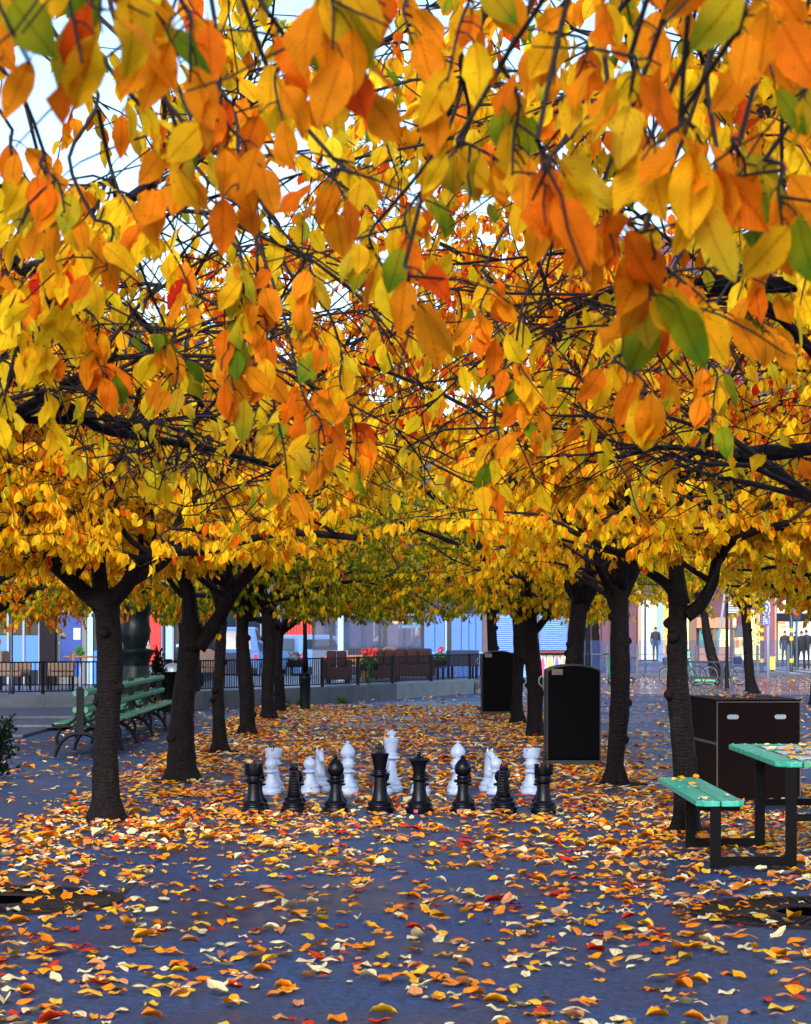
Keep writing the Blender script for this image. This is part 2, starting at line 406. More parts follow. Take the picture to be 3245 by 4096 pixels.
#            gold amber orng dorg rorg red  ygrn1 ygrn gre green bright
W_NEAR  = [.7, 2.8, 4.6, 2.4, .3, .0, .9, .6, .45, .40, .15]
W_MID   = [5.5, 4.0, 1.6, .5, .12, .05, .5, .20, .08, .06, 3.4]
W_TOP   = [2.0, 2.4, 2.4, 2.2, 2.2, 1.5, .3, .1, .05, .03, .6]
W_FAR   = [3.6, 2.4, 1.0, .3, .05, .0, 2.0, 1.6, 1.0, .7, 1.4]
W_GREEN = [1.0, .8, .4, .1, .0, .0, 1.6, 2.2, 3.2, 3.4, .4]
W_LEFT  = [1.8, 2.8, 3.0, 1.6, .6, .1, 1.6, 1.0, .5, .3, .6]

HI = leaf_base('hi', .22, .06, True, .05)
HI2 = leaf_base('hi', .38, -.07, True, .08)
LO = leaf_base('lo', .25, .05)
# shared meshes for the leaves that can be told apart
LEAFMESH = []
for k, c in enumerate(PAL):
    for b_ in (HI, HI2):
        LEAFMESH.append(leaf_mesh('leaf', np.zeros((1, 3)), np.array([[0, 1., 0]]), np.array([[0, 0, 1.]]), np.ones(1), np.ones(1), np.array([c]), b_, LEAF))

class Foliage:
    def __init__(s): s.P = []; s.D = []; s.N = []; s.L = []; s.W = []
    def leaf(s, p, d, r, L=None):
        s.P.append(tuple(p)); s.D.append(tuple(d))
        a = r.uniform(0, 2 * math.pi)
        s.N.append((math.cos(a), math.sin(a), r.uniform(-.25, .35))); s.L.append(L or r.uniform(.078, .125)); s.W.append(r.uniform(.82, 1.12))

def twig_curve(p, d, length, droop, r, n=5):
    pts = [Vector(p)]; d = Vector(d).normalized()
    for i in range(n):
        d = (d + Vector((r.uniform(-.28, .28), r.uniform(-.28, .28), r.uniform(-.2, .2) - droop))).normalized()
        pts.append(pts[-1] + d * (length / n))
    return pts
def at_curve(pts, t):
    x = t * (len(pts) - 1); i = min(int(x), len(pts) - 2); return pts[i].lerp(pts[i + 1], x - i), (pts[i + 1] - pts[i]).normalized()
def leaves_on(fol, pts, n, r, zmin, base_t=.15):
    for k in range(n):
        t = base_t + (1 - base_t) * (k + r.random()) / n
        p, d = at_curve(pts, min(t, 1))
        if p.z < zmin + .02: continue
        h = Vector((r.gauss(0, .38), r.gauss(0, .38), -1)) + d * .25
        fol.leaf(p + Vector((r.uniform(-.02, .02), r.uniform(-.02, .02), -.015)), h, r)

def make_tree(label, x, y, seed, trunk, limbs=None, n_limb=5, spread=3.1, top=4.6, weights=(W_MID, W_TOP), n_sec=10, n_ter=11, n_leaf=14,
              zmin=2.05, n_parts=300, leader=True, lean=(0, 0), group='cherry trees in rows', far=False, skip=None, thin=False, low=0.):
    r = random.Random(seed); rg = np.random.default_rng(seed)
    T = thing('cherry_tree', label, 'tree', (x, y, 0), group=group)
    fol = Foliage(); wood = MB(); tw = MB()
    amp = .30 if y < 30 else .12
    def zm(q):                                                       # ragged lower edge of the crown
        X_, Y_ = q.x + x, q.y + y
        return zmin + amp * (.5 + .5 * math.sin(2.3 * X_ + seed) * math.sin(1.7 * Y_ + 2.1 * seed)) + .10 * math.sin(6.1 * X_ + 4.7 * Y_) - .08
    (r0, r1, zf) = trunk                                             # base radius, radius below the fork, fork height
    tp = []; tr = []
    nt_ = 18
    for i in range(nt_):
        t = i / (nt_ - 1); z = -.05 + (zf + .1) * t
        fl = 1 + .45 * math.exp(-z / .09) + .10 * math.sin(5 * t + seed)
        tp.append(Vector((lean[0] * t + .02 * math.sin(7 * t + seed), lean[1] * t + .02 * math.cos(6 * t + seed), z)))
        tr.append((r0 + (r1 - r0) * t) * fl * (1 + r.uniform(-.05, .05)) * (1 + .08 * max(0, (t - .88) / .12)))
    wood.tube(tp, tr, 18, True, .045, r)
    for k in range(5):                                               # root flare
        a = 2 * math.pi * (k + .6 * r.random()) / 5; c, s_ = math.cos(a), math.sin(a)
        wood.tube([(c * r0 * .5, s_ * r0 * .5, .20), (c * r0 * 1.05, s_ * r0 * 1.05, .06), (c * r0 * 1.35, s_ * r0 * 1.35, .005), (c * r0 * 1.6, s_ * r0 * 1.6, -.03)], [r0 * .42, r0 * .34, r0 * .22, r0 * .1], 8, True, .08, r)
    # burrs and cut-off knots
    for _ in range(4):
        t = r.uniform(.2, .9); i = int(t * (nt_ - 1)); a = r.uniform(0, 2 * math.pi)
        c = tp[i] + Vector((math.cos(a), math.sin(a), 0)) * tr[i] * .8
        wood.tube([c, c + Vector((math.cos(a), math.sin(a), .3)) * .035, c + Vector((math.cos(a), math.sin(a), .4)) * .05], [.06, .045, .02], 8, True, .15, r)
    fork = tp[-1]
    allimbs = []
    if limbs:
        for lm, ra, rb in limbs:                                     # explicit limbs, given in the tree's own space
            pts = bez(lm, 5); allimbs.append((pts, ra, rb))
    k0 = len(allimbs)
    for k in range(max(0, n_limb - k0)):
        a = 2 * math.pi * (k + .5 * r.random()) / max(1, n_limb - k0) + seed * 1.7
        R_ = spread * r.uniform(.8, 1.05); H_ = r.uniform(.5, 1.0) * (top - zf) * (.22 if r.random() < low else 1)
        ra_ = r1 * r.uniform(.5, .68)
        org = fork + Vector((0, 0, -.12 - .15 * r.random()))
        if k0 >= 2:                                                  # side branches leave the drawn limbs, not the fork
            org, _d = at_curve(allimbs[k % k0][0], r.uniform(.22, .62)); ra_ = r1 * .3
        pts = [org]; z0_ = org.z if k0 >= 2 else fork.z
        for i in range(1, 8):
            t = i / 7
            q = fork + Vector((math.cos(a) * R_ * t + r.uniform(-.1, .1), math.sin(a) * R_ * t + r.uniform(-.1, .1), H_ * (1 - (1 - t) ** 1.8) + r.uniform(-.08, .08)))
            pts.append(q if k0 < 2 else org.lerp(Vector((q.x, q.y, max(q.z, z0_ + .1))), t ** .6))
        allimbs.append((bez(pts, 3), ra_, .014))
    if leader:
        pts = [fork + Vector((0, 0, -.1))]
        for i in range(1, 6): pts.append(fork + Vector((r.uniform(-.15, .15) * i, r.uniform(-.15, .15) * i, (top - zf) * .85 * i / 5)))
        allimbs.append((bez(pts, 3), r1 * .6, .015))
    secs = []
    for pts, ra, rb in allimbs:
        rr = [ra + (rb - ra) * (i / (len(pts) - 1)) ** .8 for i in range(len(pts))]
        wood.tube(pts, rr, 10, True, .05, r)
        ext = (pts[-1] - pts[0]); ext.z = 0
        for j in range(n_sec):
            t = .22 + .78 * (j + r.random()) / n_sec
            p, d = at_curve(pts, min(t, 1))
            side = Vector((-d.y, d.x, 0)); side = side.normalized() if side.length > 1e-3 else Vector((1, 0, 0))
            dd = d * r.uniform(.2, .9) + side * r.choice((-1, 1)) * r.uniform(.5, 1.2) + Vector((0, 0, r.uniform(-.1, .75)))
            sp = twig_curve(p, dd, r.uniform(.8, 1.6) * (spread / 3.1), r.uniform(.02, .14), r, 6)
            sp = [q for i, q in enumerate(sp) if i == 0 or q.z > zm(q) + .02]
            if len(sp) < 3: continue
            ri = np.interp(t * (len(rr) - 1), range(len(rr)), rr)
            wood_or = min(.028, ri * .6)
            tw.tube(sp, lerp_list([wood_or, .004], len(sp)), 5, False)
            secs.append(sp)
    for sp in secs:
        for j in range(n_ter):
            t = .12 + .88 * (j + r.random()) / n_ter
            p, d = at_curve(sp, min(t, 1))
            dd = d * r.uniform(.1, .8) + Vector((r.uniform(-1, 1), r.uniform(-1, 1), r.uniform(-.5, .6)))
            tp_ = twig_curve(p, dd, r.uniform(.28, .75), r.uniform(.05, .3), r, 4)
            if tp_[0].z < zm(tp_[0]): continue
            if tp_[-1].z < zm(tp_[-1]):
                tp_ = [q if q.z > zm(q) else Vector((q.x, q.y, zm(q) + (zm(q) - q.z) * .3)) for q in tp_]
            tw.tube(tp_, [.0052, .0044, .0036, .003, .0022] if not far else [.006, .0055, .005, .0045, .003], 3, False)
            if r.random() < .9: leaves_on(fol, tp_, n_leaf + r.randint(-3, 3), r, zmin - .1)
    if skip: skip(fol, tw, r, T)
    trunk_o = wood.build('trunk', BARK, T, smooth=True)
    tw_o = tw.build('twigs', TWIG, T, smooth=True); tw_o['kind'] = 'stuff'
    P = np.array(fol.P); D = np.array(fol.D); Nn = np.array(fol.N); L = np.array(fol.L); W = np.array(fol.W)
    if thin:                                                         # an airy crown: few leaves low over the path
        kp = rg.random(len(P)) > .93 * np.clip((3.6 - P[:, 2]) / .4, 0, 1) * (P[:, 1] + y > 7.5)
        kp &= ~((P[:, 2] > 3.5) & (rg.random(len(P)) < .38))
        P, D, Nn, L, W = P[kp], D[kp], Nn[kp], L[kp], W[kp]
    n = len(P)
    C1, k1 = leaf_colours(n, weights[0], rg); C2, k2 = leaf_colours(n, weights[1], rg)
    hz = np.clip((P[:, 2] - 2.9) / 1.9, 0, 1) * .85
    up = rg.random(n) < hz
    C = np.where(up[:, None], C2, C1); kk = np.where(up, k2, k1)
    # the leaves that show largest in the picture become parts, the rest one mass
    wx, wy, wz = P[:, 0] + x, P[:, 1] + y, P[:, 2]
    with np.errstate(divide='ignore', invalid='ignore'):
        uu = U0 + wx / wy * FPX; vv = V0 - (wz - CAM_H) / wy * FPX
    inside = (wy > 1.5) & (uu > -40) & (uu < 3285) & (vv > -60) & (vv < 4000)
    order = np.argsort(np.where(inside, wy, 1e9)); m = min(n_parts, int(inside.sum()))
    sel = order[:m]; rest = np.setdiff1d(np.arange(n), sel)
    X, Y, Z = leaf_frames(D, Nn); S = rg.uniform(.3, 2.6, n) * np.where(rg.random(n) < .3, -1, 1); Z = Z * np.abs(S)[:, None]
    for i in sel:
        o = bpy.data.objects.new('leaf', LEAFMESH[2 * kk[i] + (i % 2)]); COL.objects.link(o); o.parent = T
        o.matrix_basis = Matrix(((X[i, 0] * L[i] * W[i], Y[i, 0] * L[i], Z[i, 0] * L[i], P[i, 0]), (X[i, 1] * L[i] * W[i], Y[i, 1] * L[i], Z[i, 1] * L[i], P[i, 1]),
                                 (X[i, 2] * L[i] * W[i], Y[i, 2] * L[i], Z[i, 2] * L[i], P[i, 2]), (0, 0, 0, 1)))
    if not far:
        keep = rest
    else: keep = rest
    hi = 0 < y < 13
    me = leaf_mesh('crown', P[keep], D[keep], Nn[keep], L[keep], W[keep], C[keep], HI if hi else LO, LEAF, S[keep])
    co = bpy.data.objects.new('crown', me); COL.objects.link(co); co.parent = T; co['kind'] = 'stuff'
    return T

def loc(u, v, d, x, y):
    q = px(u, v, d); return Vector((q.x - x, q.y - y, q.z))

# left row
TX = -2.58
def LP(lst, x, y): return [loc(u, v, d, x, y) for u, v, d in lst]
x, y = -2.66, 21.65
make_tree('cherry tree with three bare limbs at the near left, in front of the green bench', x, y, 3, (.135, .10, 2.0),
    limbs=[(LP([(400, 2420, y), (330, 2360, y), (250, 2290, 21.4), (140, 2190, 21.2), (30, 2110, 21), (-120, 2020, 20.6), (-350, 1960, 20)], x, y), .085, .03),
           (LP([(430, 2420, y), (500, 2350, 21.5), (560, 2260, 21.3), (660, 2205, 21), (820, 2200, 20.7), (960, 2165, 20.3), (1150, 2130, 19.8), (1420, 2150, 19.2)], x, y), .085, .025),
           (LP([(440, 2380, y), (560, 2310, 22), (660, 2250, 22.3), (760, 2130, 22.6), (900, 2060, 23)], x, y), .055, .02),
           (LP([(410, 2420, y), (398, 2300, y), (390, 2150, y), (378, 2000, y), (372, 1850, 21.5), (330, 1700, 21.3)], x, y), .085, .03)],
    n_limb=10, leader=False, top=5.9, zmin=2.33, n_sec=11, n_ter=12, n_leaf=16)
x, y = -2.53, 27.2
make_tree('leaning fork-trunked cherry tree, second from the front in the left row', x, y, 8, (.155, .125, 1.72), lean=(.1, 0),
    limbs=[(LP([(765, 2600, y), (760, 2450, y), (748, 2350, y), (690, 2250, y), (600, 2150, 26.6), (450, 2050, 26)], x, y), .12, .03),
           (LP([(790, 2590, y), (870, 2480, y), (930, 2380, 27), (985, 2300, 26.8), (1060, 2200, 26.5), (1250, 2100, 26)], x, y), .105, .03)],
    n_limb=9, leader=False, top=5.9, zmin=2.36, n_leaf=15)
make_tree('slim straight cherry tree, third in the left row, with a bare trunk', -2.56, 33.4, 21, (.095, .075, 2.1), weights=(W_MID, W_MID), n_parts=200, zmin=2.15, top=5.2)
make_tree('cherry tree forking to the right, fourth in the left row', -2.53, 38.8, 31, (.12, .10, 2.0), weights=(W_GREEN, W_MID), n_parts=150, spread=3.5, low=.4, n_limb=7, zmin=1.95,
    limbs=[(LP([(990, 2480, 38.8), (1030, 2400, 38.8), (1055, 2330, 38.6), (1100, 2250, 38)], -2.53, 38.8), .085, .03)], lean=(-.08, 0))
make_tree('thick cherry tree with spreading roots, fifth in the left row', -2.57, 45.5, 41, (.13, .115, 2.1), weights=(W_GREEN, W_GREEN), n_parts=150, zmin=1.9, spread=3.6, low=.5, n_limb=7)
make_tree('cherry tree with a low branch reaching right, farthest in the left row', -2.58, 49.5, 51, (.10, .09, 1.75), weights=(W_GREEN, W_GREEN), n_parts=150, zmin=1.9, spread=3.6, low=.5, n_limb=7,
    limbs=[(LP([(1125, 2530, 49.5), (1180, 2490, 49.5), (1265, 2430, 49.3), (1350, 2370, 49), (1450, 2300, 48.5)], -2.58, 49.5), .075, .025)])
# right row
x, y = 2.37, 20.5
make_tree('cherry tree with a curving limb at the near right, beside the brown storage box', x, y, 63, (.10, .088, 1.95), lean=(-.08, 0),
    limbs=[(LP([(2745, 2460, y), (2800, 2420, y), (2850, 2330, y), (2870, 2240, 20.4), (2930, 2170, 20.2), (3010, 2130, 20), (3150, 2090, 19.6)], x, y), .07, .025),
           (LP([(2720, 2420, y), (2670, 2340, y), (2600, 2290, 20.3), (2520, 2230, 20), (2400, 2180, 19.5), (2280, 2120, 19)], x, y), .055, .02),
           (LP([(2725, 2420, y), (2705, 2280, y), (2700, 2120, y), (2720, 1960, 20.3), (2780, 1800, 20)], x, y), .085, .03)],
    n_limb=10, leader=False, top=5.9, zmin=2.33, n_sec=11, n_ter=12, n_leaf=16)
make_tree('straight cherry tree beside the nearer black bin, second in the right row', 2.30, 26.6, 74, (.105, .092, 2.2), lean=(.08, 0), top=5.9, n_limb=8, zmin=2.3, n_leaf=16,
    limbs=[(LP([(2490, 2480, 26.6), (2450, 2420, 26.6), (2420, 2330, 26.5), (2380, 2250, 26)], 2.30, 26.6), .06, .025)])
make_tree('right-leaning cherry tree standing behind the nearer black bin', 2.22, 32.3, 82, (.13, .125, 2.1), lean=(.09, 0), weights=(W_MID, W_MID), n_parts=200, zmin=2.15, top=5.2)
make_tree('cherry tree with a forked top between the two black bins', 2.05, 38.0, 93, (.13, .115, 2.0), weights=(W_FAR, W_MID), n_parts=150, zmin=1.95, spread=3.5, low=.4, n_limb=7, lean=(-.1, 0),
    limbs=[(LP([(2125, 2540, 38), (2170, 2490, 38), (2210, 2440, 37.8), (2260, 2380, 37)], 2.05, 38), .075, .03)])
make_tree('slim dark cherry tree right beside the farther black bin', 2.01, 43.3, 104, (.115, .095, 2.2), weights=(W_GREEN, W_FAR), n_parts=150, zmin=1.95, spread=3.5, low=.4, n_limb=7)
make_tree('left-leaning cherry tree half hidden behind the farther black bin', 1.85, 49.0, 113, (.11, .10, 2.2), lean=(-.12, 0), weights=(W_GREEN, W_GREEN), n_parts=150, zmin=1.9, spread=3.6, low=.5, n_limb=7)
# trees beside and behind, whose crowns close the view
make_tree('cherry tree standing off the left edge, its orange crown hanging over the terrace', -6.3, 29.5, 121, (.14, .11, 2.0), spread=3.3, low=.5, n_limb=7, weights=(W_LEFT, W_TOP), zmin=1.62)
make_tree('cherry tree beyond the bench at the left, crown before the glass facade', -7.15, 41.0, 133, (.13, .11, 2.0), spread=3.4, low=.6, n_limb=7, weights=(W_LEFT, W_LEFT), zmin=1.6, n_parts=150)
make_tree('cherry tree standing off the right edge behind the storage box', 6.4, 31.0, 145, (.14, .11, 2.0), spread=3.4, low=.5, n_limb=7, weights=(W_MID, W_TOP), n_parts=200, zmin=1.88)
make_tree('cherry tree trunk cut by the right edge of the view, on the wet paving', 9.15, 54.0, 155, (.13, .11, 2.3), weights=(W_FAR, W_MID), n_parts=120, zmin=1.9, low=.4, n_limb=7)
make_tree('cherry tree on the wet paving beside the bicycle rack', 9.0, 63.0, 166, (.15, .11, 2.3), weights=(W_FAR, W_FAR), n_parts=120, zmin=1.9, low=.4, n_limb=7, lean=(-.2, 0))
make_tree('thin leaning cherry tree behind the bicycle and scooter', 10.5, 82.0, 177, (.18, .14, 2.6), weights=(W_FAR, W_FAR), n_parts=60, lean=(-.5, 0), spread=3.6, top=5.5, n_sec=8, n_ter=8)
make_tree('small far cherry tree before the pink brick front', 6.9, 88.0, 188, (.14, .11, 2.6), weights=(W_GREEN, W_FAR), n_parts=40, top=5.5, n_sec=7, n_ter=7)
# the nearest trees stand beside the frame; only their hanging branches reach into it
def hang(specs, x, y):
    def f(fol, tw, r, T):
        for (u0, v0, u1, v1, d, n, L) in specs:
            a = loc(u0, v0, d, x, y); b = loc(u1, v1, d - r.uniform(0, .25), x, y)
            mid1 = a.lerp(b, .33) + Vector((r.uniform(-.03, .03), r.uniform(-.1, .1), r.uniform(0, .03)))
            mid2 = a.lerp(b, .66) + Vector((r.uniform(-.03, .03), r.uniform(-.1, .1), r.uniform(0, .03)))
            pts = bez([a, mid1, mid2, b], 4)
            up = a + Vector((-a.x * .12 + r.uniform(-.15, .15), r.uniform(-.3, .3), max(.45, 3.3 - a.z)))
            w_ = lambda: Vector((r.uniform(-.05, .05), r.uniform(-.08, .08), 0))
            cp = bez([up, up.lerp(a, .25) + w_(), up.lerp(a, .5) + w_(), up.lerp(a, .75) + w_(), a], 4); tw.tube(cp, lerp_list([.0065, .0045], len(cp)), 6, False)
            tw.tube(pts, lerp_list([.0045, .002], len(pts)), 6, False)
            n = int(n * 1.35)
            for k in range(n):
                t = (k + r.random() * .7) / n
                p, dd = at_curve(pts, min(t, 1))
                s = Vector((r.gauss(0, .5), r.gauss(0, .4), -1)).normalized()
                st = p + s * .025 + Vector((r.uniform(-.035, .035), r.uniform(-.05, .05), 0))
                tw.tube([p, p.lerp(st, .5) + Vector((0, 0, .006)), st], [.002, .0016, .0014], 4, False)
                fol.leaf(st, s + Vector((r.gauss(0, .2), r.gauss(0, .2), -.2)), r, L * r.uniform(.85, 1.15))
                # broadside to the path, as most of the near leaves hang
                if r.random() < .8:
                    q = r.gauss(0, .55); fol.N[-1] = (math.sin(q), -math.cos(q), r.uniform(-.3, .3))
            # short side spurs
            for k in range(2):
                p, dd = at_curve(pts, r.uniform(.1, .8))
                tw.tube(twig_curve(p, (r.uniform(-1, 1), r.uniform(-1, 1), r.uniform(-.6, .3)), r.uniform(.1, .3), .1, r, 4), [.003, .0026, .0022, .002, .0015], 4, False)
    return f
def SIDE(s):     # limbs of the two nearest trees: high over the path or away from it
    return [([(0, 0, 1.95), (-s * .5, -.3, 2.7), (-s * 1.3, -.7, 3.35), (-s * 2.2, -1.0, 3.75)], .06, .02), ([(0, 0, 1.95), (s * .7, .4, 2.8), (s * 1.6, .9, 3.3)], .06, .02),
            ([(0, 0, 1.95), (-s * .3, .8, 2.9), (-s * .9, 1.7, 3.6), (-s * 1.7, 2.4, 4.0)], .055, .018), ([(0, 0, 1.95), (s * .2, -1.0, 2.8), (s * .3, -2.2, 3.4)], .055, .02)]
NEAR_L = [  # u0, v0, u1, v1 (photo pixels), distance, leaves, leaf length
    (60, -260, 120, 260, 3.3, 5, .095), (300, -200, 330, 250, 3.3, 5, .1), (440, -150, 420, 40, 3.2, 3, .11), (520, -80, 590, 200, 3.7, 4, .1),
    (690, -60, 760, 330, 3.9, 6, .105), (880, 330, 950, 760, 4.3, 9, .105), (760, 520, 690, 760, 4.6, 6, .105), (1080, 60, 1130, 480, 4.4, 7, .105),
    (1230, -150, 1330, 200, 3.5, 5, .11), (1420, -120, 1470, 300, 3.7, 7, .11), (1530, -200, 1540, 20, 3.9, 3, .1), (960, 1000, 935, 1560, 6.2, 16, .105),
    (1030, 1060, 1040, 1500, 6.6, 9, .105), (1240, 1050, 1290, 1400, 6.8, 10, .105), (1190, 1500, 1310, 1840, 7.5, 14, .105), (1100, 1640, 1150, 1960, 7.9, 12, .105),
    (380, 880, 430, 1080, 5.6, 7, .1), (330, 1230, 420, 1500, 7.0, 12, .105), (660, 1300, 700, 1560, 7.6, 9, .1), (1370, 1440, 1420, 1850, 8.4, 14, .105),
    (180, 620, 260, 850, 5.2, 9, .1), (560, 420, 640, 560, 4.8, 6, .1), (1340, 640, 1400, 830, 5.0, 7, .1), (50, 520, 90, 900, 5.6, 7, .1)]
NEAR_R = [
    (1880, -250, 1790, 330, 4.2, 7, .11), (1640, -100, 1660, 200, 4.6, 5, .1), (1830, 560, 1990, 640, 4.6, 8, .1), (2000, 260, 2050, 700, 4.3, 7, .1),
    (2150, 560, 2130, 800, 3.6, 5, .11), (2250, 20, 2300, 330, 4.6, 7, .105), (2400, 760, 2390, 900, 3.9, 4, .1), (2520, 230, 2620, 560, 3.9, 8, .11),
    (2720, 500, 2790, 760, 3.7, 7, .12), (2480, -80, 2530, 120, 4.4, 5, .1), (2860, -160, 2950, 160, 3.6, 6, .11), (3050, -120, 3090, 300, 3.9, 7, .11),
    (2960, 560, 2960, 830, 4.1, 4, .115), (3060, 640, 3130, 900, 4.0, 6, .12), (2480, 860, 2600, 1200, 4.1, 9, .11), (2560, 1120, 2620, 1260, 4.3, 4, .105),
    (2490, 1420, 2560, 1600, 5.6, 6, .11), (3190, 280, 3180, 420, 4.0, 4, .1), (2700, 1060, 2860, 1250, 4.9, 8, .11), (3050, 1050, 3060, 1330, 6.0, 8, .105),
    (1620, 1060, 1660, 1240, 4.6, 3, .12), (1930, 1080, 1980, 1330, 7.0, 9, .1), (2060, 1420, 2110, 1720, 8.0, 11, .105), (2190, 640, 2240, 830, 5.2, 6, .1),
    (1690, 760, 1640, 960, 5.4, 7, .1), (1980, 1700, 1960, 1960, 9.0, 10, .105), (2820, 1440, 2850, 1700, 7.4, 9, .105), (1500, 900, 1540, 1080, 5.6, 6, .1)]
make_tree('nearest cherry tree beside the view at left, its big orange leaves hanging in from above', -2.5, 4.9, 203, (.15, .12, 2.0), spread=2.9, top=4.6,
          weights=(W_NEAR, W_NEAR), n_sec=6, n_ter=4, n_leaf=7, zmin=2.45, limbs=SIDE(-1), n_limb=4, leader=False, n_parts=300, skip=hang(NEAR_L, -2.5, 4.9))
make_tree('nearest cherry tree beside the view at right, its big orange leaves hanging in from above', 2.5, 4.9, 217, (.15, .12, 2.0), spread=2.9, top=4.6,
          weights=(W_NEAR, W_NEAR), n_sec=6, n_ter=4, n_leaf=7, zmin=2.45, limbs=SIDE(1), n_limb=4, leader=False, n_parts=300, skip=hang(NEAR_R, 2.5, 4.9))
make_tree('unseen cherry tree added behind the viewpoint on the left to shade the near leaves', -2.5, -1.0, 251, (.15, .12, 2.0), spread=3.2, n_parts=0, n_sec=9, n_ter=8, n_leaf=10)  # out of view, added to dim the nearest hanging leaves
make_tree('unseen cherry tree added behind the viewpoint on the right to shade the near leaves', 2.5, -1.2, 263, (.15, .12, 2.0), spread=3.2, n_parts=0, n_sec=9, n_ter=8, n_leaf=10)  # its partner on the right, likewise added only for its shade
x, y = -2.55, 10.6
make_tree('cherry tree outside the left edge, dark limbs reaching in over the near asphalt', x, y, 229, (.15, .12, 2.0), spread=3.1, weights=(W_MID, W_LEFT),
    limbs=[(LP([(-700, 1960, 10.6), (-300, 1850, 10.4), (0, 1690, 10.2), (180, 1580, 10), (360, 1480, 9.8), (460, 1420, 9.6)], x, y), .034, .012),
           (LP([(160, 1585, 10), (290, 1640, 10.1), (420, 1720, 10.3), (640, 1760, 10.6), (900, 1810, 10.9), (1150, 1880, 11.2)], x, y), .03, .01),
           (LP([(-400, 1500, 9), (-60, 1020, 8.6), (120, 1090, 8.4), (260, 980, 8.2), (420, 880, 8), (600, 740, 7.8)], x, y), .03, .014),
           (LP([(-300, 1700, 10.6), (0, 1280, 11), (330, 1200, 11.3), (480, 1220, 11.5), (620, 1340, 11.8), (760, 1560, 12), (910, 1740, 12.2)], x, y), .028, .010)],
    n_limb=6, leader=True, n_sec=10, n_ter=12, n_leaf=13, zmin=2.30, top=4.9, thin=True)
x, y = 2.45, 10.4
make_tree('cherry tree outside the right edge, dark limb arching in over the near asphalt', x, y, 241, (.15, .12, 2.0), spread=3.1, weights=(W_MID, W_LEFT),
    limbs=[(LP([(3700, 2300, 10.4), (3400, 2080, 10.4), (3200, 1960, 10.5), (3060, 1850, 10.7), (2880, 1820, 11), (2650, 1790, 11.3), (2400, 1850, 11.7)], x, y), .036, .010),
           (LP([(3500, 1700, 10), (3200, 1350, 9.6), (3000, 1180, 9.4), (2700, 1120, 9.2), (2460, 1160, 9), (2260, 1260, 8.8)], x, y), .026, .009),
           (LP([(3400, 1300, 9), (3160, 620, 8.4), (2960, 440, 8.2), (2700, 380, 8), (2450, 350, 7.8)], x, y), .03, .01)],
    n_limb=6, leader=True, n_sec=10, n_ter=12, n_leaf=13, zmin=2.30, top=4.9, thin=True)

# ------------------------------------------------------------------ fallen leaves
FB = {'dome': leaf_base('hi', -.25, .16, True, .05, -.10), 'cup': leaf_base('hi', .45, -.10, True, .06, .22), 'flat': leaf_base('hi', .10, .03, True, .10, .05), 'roll': leaf_base('hi', 1.1, .05, True, .05, .1)}
FBL = {'dome': leaf_base('lo', -.25, .16, cup=-.1), 'cup': leaf_base('lo', .45, -.10, cup=.2), 'flat': leaf_base('lo', .10, .04), 'roll': leaf_base('lo', 1.1, .05)}
FCOL = {'cream': (.86, .70, .36), 'yellow': (.92, .52, .04), 'orange': (.90, .25, .012), 'red': (.60, .04, .012), 'tan': (.66, .27, .11), 'gold': (.95, .36, .012)}
FK = list(FCOL); FW = np.array([.22, .15, .25, .08, .14, .16])
SK = list(FB)
def zoff(b, roll=0): return -b[0][:, 2].min()
FM = {}
for c in FK:
    for s in SK:
        FM[c, s] = leaf_mesh('fallen_leaf', np.zeros((1, 3)), np.array([[0, 1., 0]]), np.array([[0, 0, 1.]]), np.ones(1), np.ones(1), np.array([(*FCOL[c], 0)]), FB[s], FALLEN)
def dens(X, Y):
    a = 54 + 0 * X
    a = a + 40 * np.clip((np.abs(X) - .9) / 1.2, 0, 1) * (Y > 12.5)
    band = np.clip((Y - 17.5) / 3.0, 0, 1)
    a = np.where(np.abs(X) < 3.4, a + band * 50, a + band * 18)
    a = np.where((X < -3.3) & (Y > 22), 15, a); a = np.where((X < -3.1) & (Y < 19), 16, a)
    a = np.where((X > 2.9) & (Y > 27), np.where(Y > 40, 12, 24), a)
    a = np.where(Y > 53, np.minimum(a, 10), a)
    # patchy
    pch = .75 + .5 * np.sin(X * 2.1 + 1.3 * np.sin(Y * .9)) * np.sin(Y * 1.4 + X) + .25 * np.sin(X * 5.1 + Y * 3.3)
    pch = np.where((Y > 13) & (Y < 17) & (np.abs(X) < 1.1), pch * .9, pch)
    pch = np.where((X < -1.0) & (X > -2.2) & (Y > 15) & (Y < 19), pch * .7, pch)
    return a * np.clip(pch, .25, 1.7) / 130.
N0 = 190000
ry = nrg.uniform(9.8, 82, N0); rx = nrg.uniform(-1, 1, N0) * (ry * .172 + .3)
area = 2 * 72.2 * (46 * .172 + .3)
